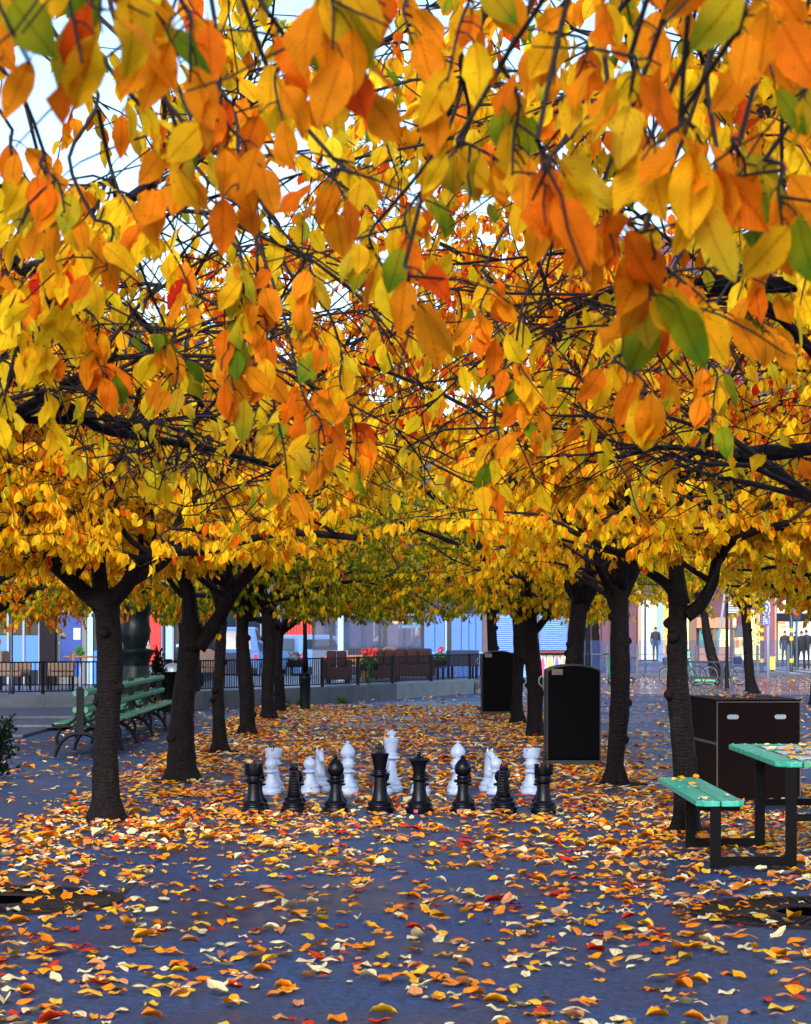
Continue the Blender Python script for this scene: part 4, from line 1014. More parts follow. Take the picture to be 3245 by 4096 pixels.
MB().lathe([(.060, .80), (.052, 1.1), (.040, 1.6), (.036, 2.4), (.032, 4.6)], 14).build('pole', BLACKM, T, smooth=True)
MB().lathe([(.03, 4.58), (.16, 4.62), (.20, 4.9), (.12, 5.05), (.03, 5.1)], 16).build('lantern', CAST, T, auto=45)

# ------------------------------------------------------------------ terrace: wall, steps, railing
WP = [(-10.5, 47.1), (-8.4, 48.2), (-7.25, 48.8), (-6.1, 49.5), (-4.26, 51.0), (-1.77, 54.8), (-1.0, 56.5), (-.2, 58.25), (.75, 60.35), (1.77, 62.6)]
T = thing('terrace_wall', 'low mossy concrete retaining wall under the terrace railing', 'wall', (0, 0, 0))
WH = .37
for i, (a, b) in enumerate(zip(WP[:-1], WP[1:])):
    a, b = Vector((*a, 0)), Vector((*b, 0)); d = (b - a).normalized(); nn = Vector((-d.y, d.x, 0)); a2, b2 = a + d * .004, b - d * .004
    h = WH + (.03 if 5 <= i else 0) * 0
    vs = [a2, b2, b2 + nn * .28, a2 + nn * .28]
    m_ = MB(); m_.add([(*v.xy, -.05) for v in vs] + [(*v.xy, h) for v in vs], [(3, 2, 1, 0), (4, 5, 6, 7), (0, 1, 5, 4), (1, 2, 6, 5), (2, 3, 7, 6), (3, 0, 4, 7)])
    m_.build('wall_panel', CONC2 if i >= 7 else CONC, T, bevel=.01)
tf = MB(); poly = [(x_ - .0, y_ + .24) for x_, y_ in WP] + [(1.9, 68.5), (-14, 68.5)]
tf.prism(poly, lambda s: (s[0], s[1], .1), lambda s: (s[0], s[1], .34)); tag(tf.build('terrace_floor', mat('terrace_paving', (.06, .075, .11), .45, var=.25, scale=2)), kind='structure')
T = thing('terrace_steps', 'three wide dark stone steps at the left edge below the terrace wall', 'steps', (0, 0, 0))
for k in range(3):
    x0 = -12; y0 = 37.2 + k * 2.6
    MB().prism([(-12, y0), (-5.95 + .25 * k, y0 + .5), (-5.9 + .3 * k, 48.0 + k * .05), (-12, 46.0)], lambda s: (s[0], s[1], .0 if k == 0 else .05 * k - .002), lambda s: (s[0], s[1], .05 * (k + 1))).build('step_slab', STONE, T, bevel=.012)
RAIL = mat('railing_iron', (.004, .005, .008), .5, spec=.12)
T = thing('terrace_railing', 'black iron bar railing along the top of the terrace wall', 'railing', (0, 0, 0))
barm = MB().box(-.008, .008, -.008, .008, .05, .63).mesh('railing_bar'); barm.materials.append(RAIL)
postm = MB().box(-.028, .028, -.028, .028, 0, .67).mesh('railing_post'); postm.materials.append(RAIL)
RP = WP + [(3.1, 65.4)]
for a, b in zip(RP[:-1], RP[1:]):
    a, b = Vector((*a, WH)), Vector((*b, WH)); d = (b - a); L_ = d.length; d.normalize(); nn = Vector((-d.y, d.x, 0)) * .12; rz = math.atan2(d.y, d.x)
    inst('railing_post', postm, T, a + nn, rz)
    for z, hh in ((.63, .03), (.045, .025)):
        m_ = MB(); m_.box(0, L_, -.016, .016, 0, hh); o = m_.build('rail', RAIL, T, loc=a + nn + Vector((0, 0, z))); o.rotation_euler = (0, 0, rz)
    nb = max(2, int(L_ / .082))
    for k in range(1, nb): inst('railing_bar', barm, T, a + nn + d * (L_ * k / nb), rz)
inst('railing_post', postm, T, Vector((3.1, 65.4, WH)) + Vector((-.1, .05, 0)), 0)
T = thing('kiosk_steps', 'short stone steps at the right end of the pale terrace wall', 'steps', (0, 0, 0))
for k in range(3):
    MB().box(1.80, 4.5, 63.0 + k * .55, 67.5, .0 if k == 0 else .11 * k - .002, .11 * (k + 1)).build('step', CONC, T, bevel=.01)
T = thing('stone_block', 'dark flat stone block on the paving behind the nearer bin', 'stone', (*gnd(2415, 2768).xy, 0))
MB().box(-.28, .28, 0, .5, 0, .12).build('slab', STONE, T, bevel=.01)

# ------------------------------------------------------------------ terrace furniture
WICK = mat('beige_wicker', (.13, .08, .055), .6, var=.3, scale=60, bump=.4, bscale=90)
BRWN = mat('brown_wicker', (.024, .007, .008), .6, spec=.15, var=.35, scale=50, bump=.4, bscale=80)
NAVY = mat('navy_cloth', (.006, .012, .045), .7, var=.25, scale=12)
TZ = .345
def wicker_chair(label, x, y, rz, m=WICK):
    T = thing('wicker_chair', label, 'chair', (x, y, TZ), rz, 'wicker chairs on the terrace')
    MB().box(-.27, .27, -.27, .27, .30, .42).build('seat', m, T, bevel=.03)
    MB().prism([(-.26, .42), (-.20, .80), (-.10, .86), (.10, .86), (.20, .80), (.26, .42)], lambda s: (s[0], .20 + .08 * (s[1] - .4), s[1]), lambda s: (s[0], .28 + .10 * (s[1] - .4), s[1])).build('backrest', m, T, bevel=.02)
    for s in (-1, 1):
        MB().box(s * .28 - .03, s * .28 + .03, -.24, .26, .421, .60).build('armrest', m, T, bevel=.02)
        for t in (-.23, .23): MB().box(s * .24 - .02, s * .24 + .02, t - .02, t + .02, 0, .30).build('leg', DARKST, T)
    return T
wicker_chair('beige wicker chair at the left edge of the terrace, behind the railing', *px(62, 2700, 53).xy, rad(70))
wicker_chair('beige wicker chair on the terrace before the glass door', *px(242, 2700, 53).xy, rad(-75))
wicker_chair('beige wicker chair on the terrace under the red banner, beside the leaning tree', *px(838, 2700, 57).xy, rad(20))
wicker_chair('beige wicker chair beside the navy sofas in the middle of the terrace', *px(1560, 2690, 65).xy, rad(180))
T = thing('bistro_table', 'round orange-topped terrace table with a thin white leg', 'table', (*px(322, 2700, 54).xy, TZ))
MB().lathe([(.38, .70), (.40, .71), (.40, .73), (.38, .735)], 28).build('table_top', mat('orange_wood', (.35, .13, .05), .4), T, auto=40)
MB().lathe([(.025, .02), (.022, .70)], 12).build('leg', mat('white_metal', (.34, .46, .68), .4), T)
MB().lathe([(.2, 0), (.2, .02), (.03, .03)], 20).build('foot', mat('white_metal', (.34, .46, .68), .4), T)
shrub('small potted green plant on the round terrace table', *px(322, 2700, 54).xy, TZ + .735, .16, .10, 8, [(.10, .35, .06), (.2, .5, .12)], 33, .06, 'potted_plant')
def navy_table(label, x, y, w, d_, rz=0, h=.76, skirt=.42):
    T = thing('covered_table', label, 'table', (x, y, TZ), rz, 'navy covered terrace tables')
    MB().box(-w / 2, w / 2, -d_ / 2, d_ / 2, h - skirt, h).build('table_cover', NAVY, T, bevel=.02)
    for sx in (-1, 1):
        for sy in (-1, 1): MB().box(sx * (w / 2 - .06) - .025, sx * (w / 2 - .06) + .025, sy * (d_ / 2 - .06) - .025, sy * (d_ / 2 - .06) + .025, 0, h - skirt).build('leg', DARKST, T)
    return T
navy_table('navy covered table with dark legs in front of the grey kiosk', *px(1850, 2690, 64.6).xy, .78, .7, rad(8))
navy_table('navy covered stand under the small red flowers', *px(1762, 2690, 63.4).xy, .26, .3, 0, .70, .40)
navy_table('dark stacked table behind the slim third tree', *px(930, 2690, 56.5).xy, .8, .7, 0, .78, .5)
def sofa(label, x, y, w, rz=0, m=NAVY, n=3):
    T = thing('terrace_sofa', label, 'sofa', (x, y, TZ), rz, 'sofas on the terrace')
    MB().box(-w / 2, w / 2, -.35, .35, .10, .40).build('seat', m, T, bevel=.03)
    for k in range(n):
        a = -w / 2 + w * k / n
        MB().box(a + .006, a + w / n - .006, .22, .38, .401, .80).build('back_cushion', m, T, bevel=.05, seg=3)
    for s in (-1, 1):
        MB().box(s * w / 2 - .06, s * w / 2 + .06, -.36, .36, .402 - .30, .58).build('armrest', m, T, bevel=.03)
    for sx in (-1, 1):
        for sy in (-.3, .3): MB().box(sx * w / 2 * .9 - .025, sx * w / 2 * .9 + .025, sy - .025, sy + .025, 0, .1).build('leg', DARKST, T)
    return T
sofa('navy terrace sofa behind the large flower box', *px(1440, 2680, 64.5).xy, .62, rad(180))
sofa('navy terrace sofa right of the large flower box', *px(1535, 2680, 64).xy, .42, rad(180), n=2)
sofa('wide navy terrace sofa before the grey kiosk', *px(1655, 2680, 66).xy, 1.0, rad(180))
sofa('brown wicker sofa beside the lamp post', *px(1352, 2700, 59.2).xy, .50, rad(8), BRWN, 2)
sofa('brown wicker sofa under the large flower box', *px(1520, 2700, 61.0).xy, .82, rad(8), BRWN)
sofa('brown wicker sofa at the right end of the terrace wall', *px(1655, 2700, 63.2).xy, .95, rad(8), BRWN)
T = thing('wooden_chair', 'orange wooden slat chair between the brown wicker sofas', 'chair', (*px(1422, 2700, 60.4).xy, TZ), rad(10))
OW = mat('orange_wood', (.35, .13, .05), .4)
MB().box(-.2, .2, -.2, .2, .40, .43).build('seat', OW, T)
for z in (.52, .62): MB().box(-.2, .2, .17, .19, z, z + .06).build('back_slat', OW, T)
for sx in (-.19, .19):
    MB().box(sx - .015, sx + .015, .165, .195, 0, .70).build('leg', OW, T); MB().box(sx - .015, sx + .015, -.2, -.17, 0, .4).build('leg', OW, T)
# flower boxes on the railing
def flowerbox(label, x, y, z, w, n_fl, seed, ivy=0, dry=False):
    T = thing('flower_box', label, 'flower box', (x, y, z), rad(62))
    MB().box(-w / 2, w / 2, -.10, .10, -.16, 0).build('trough', DARKST, T, bevel=.01)
    r = random.Random(seed); P = []; D = []
    st = MB()
    for k in range(90 if not dry else 40):
        p_ = Vector((r.uniform(-w / 2, w / 2), r.uniform(-.09, .09), r.uniform(.0, .16))); P.append(tuple(p_)); D.append((r.gauss(0, 1), r.gauss(0, 1), r.gauss(.2, .5)))
    for k in range(ivy):
        a = r.uniform(-w / 2, -w / 4); l = r.uniform(.2, .55)
        for j in range(16): P.append((a + r.gauss(0, .03), -.12 + r.gauss(0, .02), -l * j / 16)); D.append((r.gauss(0, .6), r.gauss(0, .4), -1))
    m = len(P); rgx = np.random.default_rng(seed)
    gc = [(.30, .18, .10), (.35, .25, .18)] if dry else [(.05, .22, .03), (.12, .33, .05), (.25, .42, .15)]
    C = np.array([(*gc[r.randrange(len(gc))], 0) for _ in range(m)])
    me = leaf_mesh('foliage', np.array(P), np.array(D), rgx.normal(0, 1, (m, 3)), rgx.uniform(.06, .10, m), np.ones(m) * 1.5, C, LO, LEAF)
    o = bpy.data.objects.new('foliage', me); COL.objects.link(o); o.parent = T; o['kind'] = 'stuff'
    RED = mat('geranium_red', (.75, .012, .02), .5)
    for k in range(n_fl):
        c = Vector((-w / 2 + w * (k + .5) / n_fl + r.uniform(-.03, .03), r.uniform(-.05, .05), .17 + r.uniform(0, .15)))
        f = MB()
        for j in range(14):
            d_ = Vector((r.gauss(0, 1), r.gauss(0, 1), r.gauss(.3, .8))).normalized(); s = d_.orthogonal().normalized() * .035; t = d_.cross(s)
            f.add([c + d_ * .055 + s, c + d_ * .06 + t, c + d_ * .055 - s, c + d_ * .06 - t, c + d_ * .075], [(0, 1, 4), (1, 2, 4), (2, 3, 4), (3, 0, 4)])
        f.tube([c + Vector((0, 0, -.16)), c], .006, 5); f.build('flower_head', RED, T)
    return T
q = px(1478, 2655, 57.6); flowerbox('black flower box of red geraniums with trailing ivy on the railing', q.x, q.y + .0, q.z, .55, 5, 3, ivy=5)
q = px(1762, 2640, 61.8); flowerbox('small flower box with two red geraniums near the grey kiosk', q.x, q.y, q.z, .34, 2, 4)
q = px(1185, 2640, 54.0); flowerbox('black flower box with withered plants beside the lamp post', q.x, q.y, q.z, .45, 0, 5, dry=True)
T = thing('red_barrier', 'red tubular barrier with a white tag behind the white post', 'barrier', (*px(1345, 2620, 63).xy, TZ))
MB().tube(bez([(-.28, 0, 0), (-.28, 0, .52), (-.24, 0, .60), (-.15, 0, .62), (.15, 0, .62), (.24, 0, .60), (.28, 0, .52), (.28, 0, 0)], 4), .03, 10).build('tube_frame', mat('red_paint', (.72, .03, .03), .4), T, smooth=True)
MB().box(-.06, .06, -.034, -.031, .59, .65).build('tag', mat('white_panel', (.26, .43, .74), .5), T)
for z in (.2, .38): MB().box(-.25, .25, -.012, .012, z, z + .03).build('cross_bar', mat('red_paint', (.72, .03, .03), .4), T)
T = thing('white_post', 'square white post rising from the terrace into the leaves', 'post', (*px(1363, 2650, 61.5).xy, TZ))
MB().box(-.075, .075, -.075, .075, 0, 3.4).build('shaft', mat('white_metal', (.34, .46, .68), .4), T, bevel=.01)
MB().box(-.12, .12, -.12, .12, 0, .02).build('foot_plate', GALV, T)
T = thing('waste_bin', 'black round waste bin with a pale lid behind the leaning tree', 'bin', (*px(693, 2820, 49.3).xy, 0))
MB().lathe([(.20, 0), (.24, .75), (.26, .78), (.26, .82)], 20).build('body', mat('bin_black', (.006, .006, .008), .5), T, auto=40)
MB().lathe([(.255, .82), (.25, .86), (.18, .95), (.05, .99)], 20).build('lid', GALV, T, auto=40)
for u, lab in ((46, 'dark lamp pole standing at the wall on the far left'), (656, 'dark pole in front of the red banner')):
    T = thing('lamp_pole', lab, 'pole', (*px(u, 2750, 49.4 if u < 100 else 51.4).xy, .34), group='dark poles by the terrace')
    MB().lathe([(.06, 0), (.055, .3), (.035, .35), (.032, 3.6)], 12).build('shaft', mat('pole_dark', (.012, .016, .03), .4), T, auto=40)
    MB().lathe([(.03, 3.55), (.13, 3.6), (.16, 3.85), (.05, 4.0)], 14).build('lantern', CAST, T, auto=40)
# ------------------------------------------------------------------ left glass-fronted building
def fbox(T, name, u0, u1, v0, v1, d, th, m, off=0., bevel=0):
    """box whose front face spans the photo rectangle at distance d; in the thing's own space"""
    a = px(u0, v1, d); b = px(u1, v0, d); o = T.location
    return MB().box(a.x - o.x, b.x - o.x, d + off - o.y, d + off + th - o.y, a.z - o.z, b.z - o.z).build(name, m, T, bevel=bevel)
DARKW = mat('dark_cladding', (.009, .011, .022), .5, spec=.12, var=.3, scale=2)
MULL = mat('pale_mullion', (.20, .25, .33), .4)
FROST = mat('frosted_glass', (.025, .155, .66), .25, var=.08, scale=.6)
DGLASS = mat('dark_window_glass', (.012, .022, .035), .06, spec=.3, var=.4, scale=.8)
BGLASS = mat('blue_door_glass', (.008, .045, .24), .15, spec=.3, var=.12, scale=.7)
WPAN = mat('white_panel', (.26, .43, .74), .5)
REDB = mat('red_banner', (.70, .004, .006), .5)
D1 = 57.6
T = thing('shop_building', 'glass-fronted dark building with blue frosted windows behind the left terrace', 'building', (-8, D1, 0))
MB().box(-14, .1 + 8 - 5.2, .35, 9, .3, 9.0).build('wall', DARKW, T)
for u0, u1 in ((-330, -240), (-232, -150), (-142, -62), (-54, 28), (37, 90), (101, 154)):
    w = fbox(T, 'window', u0, u1, 2395, 2539, D1, .05, DGLASS); fbox(T, 'frosted_pane', u0, u1, 2541, 2680, D1, .05, FROST)
    fbox(T, 'base_panel', u0, u1, 2682, 2736, D1, .08, DARKW)
for u in (-337, -238, -148, -60, 29, 91.5, 155): fbox(T, 'mullion', u, u + 8.5, 2380, 2737, D1, .12, MULL, -.06)
fbox(T, 'transom', -337, 163, 2366, 2379, D1, .2, WPAN, -.1)
fbox(T, 'column', 164, 226, 2300, 2737, D1, .4, mat('dark_column', (.006, .005, .010), .5, spec=.1), -.25)
df = fbox(T, 'door_frame', 227, 346, 2440, 2737, D1, .15, mat('door_frame_grey', (.10, .105, .12), .4), .02)
fbox(T, 'door', 241, 326, 2455, 2705, D1, .03, BGLASS, -.012)
fbox(T, 'notice', 242, 252, 2522, 2538, D1, .003, WPAN, -.018); fbox(T, 'notice', 252, 258, 2531, 2543, D1, .003, WPAN, -.018); fbox(T, 'notice', 242, 263, 2545, 2556, D1, .003, DARKW, -.018)
fbox(T, 'notice', 295, 322, 2512, 2558, D1, .003, mat('pale_blue_paper', (.40, .62, .85), .5), -.018)
fbox(T, 'door_handle', 236, 239, 2568, 2578, D1, .05, GALV, -.03)
fbox(T, 'white_pillar', 350, 372, 2440, 2737, D1, .2, WPAN, -.02)
for u0, u1 in ((376, 455), (462, 540)):
    fbox(T, 'window', u0, u1, 2440, 2600, D1, .05, DGLASS); fbox(T, 'frosted_pane', u0, u1, 2602, 2736, D1, .05, FROST)
fbox(T, 'white_panel', 545, 596, 2490, 2576, D1, .08, WPAN); fbox(T, 'grey_panel', 545, 600, 2578, 2736, D1, .08, mat('grey_panel', (.16, .17, .20), .5))
fbox(T, 'red_banner', 602, 645, 2430, 2656, D1, .03, REDB, -.12)
fbox(T, 'stone_foot', 602, 645, 2658, 2736, D1, .06, mat('grey_panel', (.16, .17, .20), .5))
fbox(T, 'mullion', 647, 652, 2430, 2736, D1, .1, WPAN, -.06)
fbox(T, 'white_panel', 663, 688, 2498, 2636, D1, .08, WPAN); fbox(T, 'mullion', 689, 696, 2440, 2736, D1, .1, MULL, -.05)
fbox(T, 'window', 697, 745, 2440, 2640, D1, .05, DGLASS); fbox(T, 'notice', 705, 717, 2577, 2588, D1, .003, WPAN, -.005)
fbox(T, 'canopy', -337, 110, 2218, 2262, D1, 1.2, mat('blue_canopy', (.03, .07, .28), .35), -1.2); fbox(T, 'canopy_edge', -337, 110, 2205, 2216, D1, 1.3, MULL, -1.25)
fbox(T, 'upper_band', -337, 745, 2300, 2350, D1, .1, mat('dark_band', (.02, .02, .03), .5), .1)
for k in range(9):
    u = -320 + k * 118
    wv = fbox(T, 'upper_window', u, u + 80, 1990, 2170, D1, .06, DGLASS, .29)
# ------------------------------------------------------------------ parked cars beyond the terrace
CARW = mat('white_car_paint', (.18, .36, .74), .3, coat=.4)
TYRE = mat('tyre_rubber', (.012, .012, .013), .75)
CGL = mat('car_glass', (.02, .03, .045), .06, spec=.8)
TAIL = mat('tail_light', (.75, .02, .03), .3, emit=.8)
def car(label, x, y, rz, van=False):
    T = thing('parked_car', label, 'car', (x, y, 0), rz, 'white cars parked beyond the terrace')
    H_ = 1.72 if van else 1.47; L = 4.3
    # cross-section in y-z (length, height), nose to +y
    side = [(-2.1, .25), (-2.13, .55), (-2.08, .92), (-1.95, 1.0), (-1.70, H_ - .08), (-1.4, H_), (.2, H_ - .01), (.55, H_ - .10), (1.15, 1.02), (1.95, .88), (2.12, .66), (2.12, .28), (1.9, .22), (-1.9, .22)]
    def wd(z): return .86 - .17 * max(0, (z - .95) / (H_ - .95))
    n = len(side); vs = []; fs = []
    for s in (-1, -.9, .9, 1):
        for (yy, z) in side: vs.append((s * wd(z) if abs(s) < 1 else s * (wd(z)), yy * (1 if abs(s) < 1 else .985), z if abs(s) < 1 else (z - .03 if z > .9 else z)))
    for j in range(3):
        for i in range(n): i2 = (i + 1) % n; fs.append((j * n + i, j * n + i2, (j + 1) * n + i2, (j + 1) * n + i))
    fs.append(tuple(range(n))); fs.append(tuple(range(3 * n, 4 * n)))
    MB().add(vs, fs).build('body', CARW, T, bevel=.03, auto=35)
    MB().prism([(-.60, 1.03), (.60, 1.03), (.52, H_ - .14), (-.52, H_ - .14)], lambda s: (s[0], -1.965 + (s[1] - 1.03) / (H_ - 1.11) * .25, s[1]), lambda s: (s[0], -1.90 + (s[1] - 1.03) / (H_ - 1.11) * .25, s[1])).build('rear_window', CGL, T)
    for s in (-1, 1):
        for a, b in ((-1.5, -.55), (-.48, .42)):
            MB().prism([(a, 1.0), (b + .25 * (b > 0), 1.0), (b - .05, H_ - .12), (a + .12, H_ - .12)], lambda q_: (s * (wd(q_[1]) + .006), q_[0], q_[1]), lambda q_: (s * (wd(q_[1]) - .03), q_[0], q_[1])).build('side_window', CGL, T)
        MB().box(s * .76 - .05, s * .76 + .05, -2.15, -2.05, .76, .88).build('tail_light', TAIL, T, bevel=.02)
        for yy in (-1.3, 1.32):
            w = MB().tube([(s * .70, yy, .31), (s * .875, yy, .31)], .31, 22).build('wheel', TYRE, T, auto=40)
            MB().tube([(s * .872, yy, .31), (s * .885, yy, .31)], .19, 16).build('rim', GALV, w)
    MB().box(-.26, .26, -2.16, -2.14, .50, .61).build('number_plate', WPAN, T)
    MB().box(-.80, .80, -2.17, -2.05, .26, .46).build('bumper', mat('car_trim', (.02, .02, .023), .5), T, bevel=.03)
    return T
car('white car with its rear towards the terrace, behind the slim fourth tree', *px(945, 2620, 77).xy, 0, True)
car('white car at an angle right of the far left trees', *px(1185, 2620, 79).xy, rad(28))
# ------------------------------------------------------------------ far stone-clad block in the middle
PURP = mat('purple_stone', (.035, .027, .058), .6, var=.25, scale=.7)
PURP2 = mat('mauve_stone', (.040, .032, .064), .6, var=.2, scale=.9)
T = thing('stone_block_building', 'mauve stone-clad office block far behind the terrace and kiosk', 'building', (0, 122, 0))
MB().box(-26, 12.5, 0, 14, -.02, 11.5).build('wall', PURP, T)
for k in range(20):
    x0 = -25.6 + k * 1.9
    MB().box(x0, x0 + .55, -.25, -.003, 0, 11.4).build('pilaster', PURP2, T)
    for fl in range(3):
        z0 = .35 + fl * 3.6
        w = MB().box(x0 + .62, x0 + 1.83, -.10, -.002, z0, z0 + 2.7).build('window', DGLASS, T)
        MB().box(x0 + 1.20, x0 + 1.25, -.14, -.10, z0, z0 + 2.7).build('window_bar', MULL, w)
for z in (3.25, 6.85, 10.4): MB().box(-26, 12.5, -.32, -.255, z, z + .3).build('string_course', PURP2, T)
T = thing('red_display', 'glowing red striped shop display between the far left trunks', 'display', (*px(1190, 2520, 100).xy, 0))
for k in range(9):
    MB().box(-.50 + k * .125, -.50 + k * .125 + .09, 0, .04, 1.1, 2.1).build('red_strip', mat('red_neon', (.55, .015, .01), .5, emit=.12), T)
MB().box(-.65, .75, .05, .3, 0, 2.3).build('back_panel', DARKW, T)
# ------------------------------------------------------------------ glass pavilion
GL = glass_mat('pavilion_glass', (.10, .14, .30), .30, .04)
FRM = mat('pavilion_frame', (.018, .024, .045), .4)
D2 = 69.0
T = thing('glass_pavilion', 'dark-framed glass pavilion behind the terrace with braced panes', 'pavilion', (*px(1470, 2600, D2).xy, 0))
fbox(T, 'top_beam', 1250, 1694, 2463, 2483, D2, .2, FRM); fbox(T, 'roof_edge', 1248, 1696, 2455, 2462, D2, .4, MULL, -.1)
fbox(T, 'bottom_rail', 1250, 1694, 2589, 2600, D2, .12, FRM); fbox(T, 'plinth', 1250, 1694, 2601, 2740, D2, .1, mat('grey_blue_panel', (.12, .17, .26), .5), .02)
for u, w in ((1250, 8), (1318, 14), (1516, 7), (1536, 12), (1686, 8)): fbox(T, 'post', u, u + w, 2484, 2588, D2, .12, FRM, .003)
for u0, u1 in ((1259, 1317), (1333, 1424), (1426, 1515), (1524, 1535), (1549, 1618), (1620, 1685)): fbox(T, 'glass_pane', u0, u1, 2484, 2588, D2, .012, GL, .05)
for a, b in (((1340, 2500), (1400, 2586)), ((1512, 2500), (1425, 2586)), ((1540, 2504), (1640, 2584)), ((1684, 2540), (1636, 2584))):
    p0, p1 = px(*a, D2 + .1) - T.location, px(*b, D2 + .1) - T.location; MB().tube([p0, p1], .012, 6).build('brace_rod', FRM, T)
T = thing('display_board', 'orange lettered bus display seen through the pavilion glass', 'display', (*px(1600, 2490, 74).xy, 0))
fbox(T, 'case', 1556, 1650, 2480, 2500, 74, .1, mat('case_black', (.006, .006, .008), .5)); fbox(T, 'post', 1600, 1606, 2500, 2733, 74.02, .06, FRM)
for u0, u1, v0, v1 in ((1563, 1566, 2486, 2491), (1571, 1593, 2486, 2491), (1577, 1591, 2493, 2496), (1607, 1618, 2486, 2491)):
    fbox(T, 'lit_text', u0, u1, v0, v1, 74, .004, mat('led_orange', (1., .30, .02), .5, emit=2.0), -.006)
T = thing('blue_sign', 'pale cyan sign board behind the pavilion glass', 'sign', (*px(1637, 2500, 75).xy, 0))
fbox(T, 'board', 1594, 1682, 2489, 2513, 75, .05, mat('cyan_sign', (.10, .32, .50), .4)); fbox(T, 'post', 1635, 1640, 2513, 2731, 75.02, .05, FRM)
# ------------------------------------------------------------------ pale kiosk with shutters
KG = mat('kiosk_grey', (.055, .17, .58), .45, var=.08, scale=2)
KW = mat('shutter_white', (.18, .35, .72), .4, var=.06, scale=4)
D3 = 67.2
T = thing('kiosk', 'pale grey metal kiosk with white roller shutters behind the right tree row', 'kiosk', (*px(1985, 2700, D3).xy, 0))
ox_ = T.location
fbox(T, 'body', 1697, 2278, 2450, 2712, D3, 2.4, mat('kiosk_shell', (.10, .06, .07), .6), .06)
for u0, u1 in ((1697, 1739), (1741, 1779), (1806, 1845), (1847, 1875), (1877, 1903), (1905, 1929)): fbox(T, 'wall_panel', u0, u1, 2452, 2607, D3, .05, KG, bevel=.008)
fbox(T, 'door_gap', 1789, 1805, 2452, 2605, D3, .04, mat('case_black', (.006, .006, .008), .5)); fbox(T, 'door_frame', 1781, 1788, 2452, 2612, D3, .07, WPAN, -.02)
fbox(T, 'sill', 1697, 1932, 2608, 2614, D3, .10, KW, -.04)
for k in range(6): fbox(T, 'lower_panel', 1700 + k * 38, 1736 + k * 38, 2616, 2712, D3, .05, KG)
def shutter(u0, u1, v0, v1, n):
    f = fbox(T, 'shutter_frame', u0 - 6, u1 + 6, v0 - 6, v1 + 4, D3, .04, KG)
    for k in range(n):
        a = v0 + (v1 - v0) * k / n; b = v0 + (v1 - v0) * (k + 1) / n
        p0, p1 = px(u0, b, D3), px(u1, a, D3); w = p1.x - p0.x; h = p1.z - p0.z
        s = MB(); x0, z0, y0 = p0.x - ox_.x, p0.z - ox_.z, D3 - .003 - ox_.y
        s.prism([(0, 0), (-.05, .15 * h), (-.05, .5 * h), (-.012, .9 * h), (0, .93 * h)], lambda q_: (x0, y0 + q_[0], z0 + q_[1]), lambda q_: (x0 + w, y0 + q_[0], z0 + q_[1])).build('slat', KW, T)
shutter(1964, 2108, 2464, 2610, 18)
shutter(2163, 2266, 2456, 2600, 19)
fbox(T, 'counter', 2158, 2272, 2603, 2612, D3, .35, mat('counter_red', (.16, .02, .02), .4), -.25)
for k in range(12): fbox(T, 'lower_plank', 1966 + k * 16, 1980 + k * 16, 2618, 2712, D3, .04, KW)
for k, c in enumerate(((.80, .08, .22), (.45, .42, .10), (.10, .16, .75), (.85, .35, .18))):
    u = 2159 + k * 28
    pb = fbox(T, 'poster', u, u + 25, 2620, 2708, D3, .02, mat('poster_paper_%d' % k, ((.82, .80, .78), (.85, .86, .70), (.9, .55, .55), (.75, .85, .92))[k], .5), -.03)
    cx = u + 12.5
    cone = [(cx - 3, 2706), (cx + 3, 2706), (cx + 7, 2680), (cx + 10, 2662), (cx + 7, 2655), (cx + 8, 2648), (cx + 5, 2640), (cx + 3, 2632), (cx, 2627), (cx - 4, 2634), (cx - 5, 2642), (cx - 8, 2648), (cx - 7, 2656), (cx - 10, 2663), (cx - 7, 2680)]
    MB().prism(cone, lambda s: px(s[0], s[1], D3 - .036) - ox_, lambda s: px(s[0], s[1], D3 - .032) - ox_).build('ice_cream_picture', mat('ice_cream_%d' % k, c, .5), pb)
fbox(T, 'fascia', 1690, 2285, 2395, 2447, D3, 2.5, mat('fascia_navy', (.012, .014, .035), .5), -.1)
def letters(txt, u, v, size, d, m, parent, name='lettering'):
    c = bpy.data.curves.new(name, 'FONT'); c.body = txt; c.size = size; c.extrude = .004
    o = bpy.data.objects.new(name, c); COL.objects.link(o); o.data.materials.append(m)
    q_ = px(u, v, d); 
    if parent is not None: q_ = q_ - parent.location; o.parent = parent
    o.location = q_; o.rotation_euler = (rad(90), 0, 0)
    bpy.context.view_layer.update()
    me = bpy.data.meshes.new_from_object(o.evaluated_get(bpy.context.evaluated_depsgraph_get()))
    n = bpy.data.objects.new(name, me); COL.objects.link(n); n.parent = parent; n.location = q_; n.rotation_euler = (rad(90), 0, 0)
    bpy.data.objects.remove(o); return n
letters('U', 1970, 2436, .20, D3 - .11, WPAN, T); letters('Lo', 2010, 2436, .20, D3 - .11, WPAN, T)
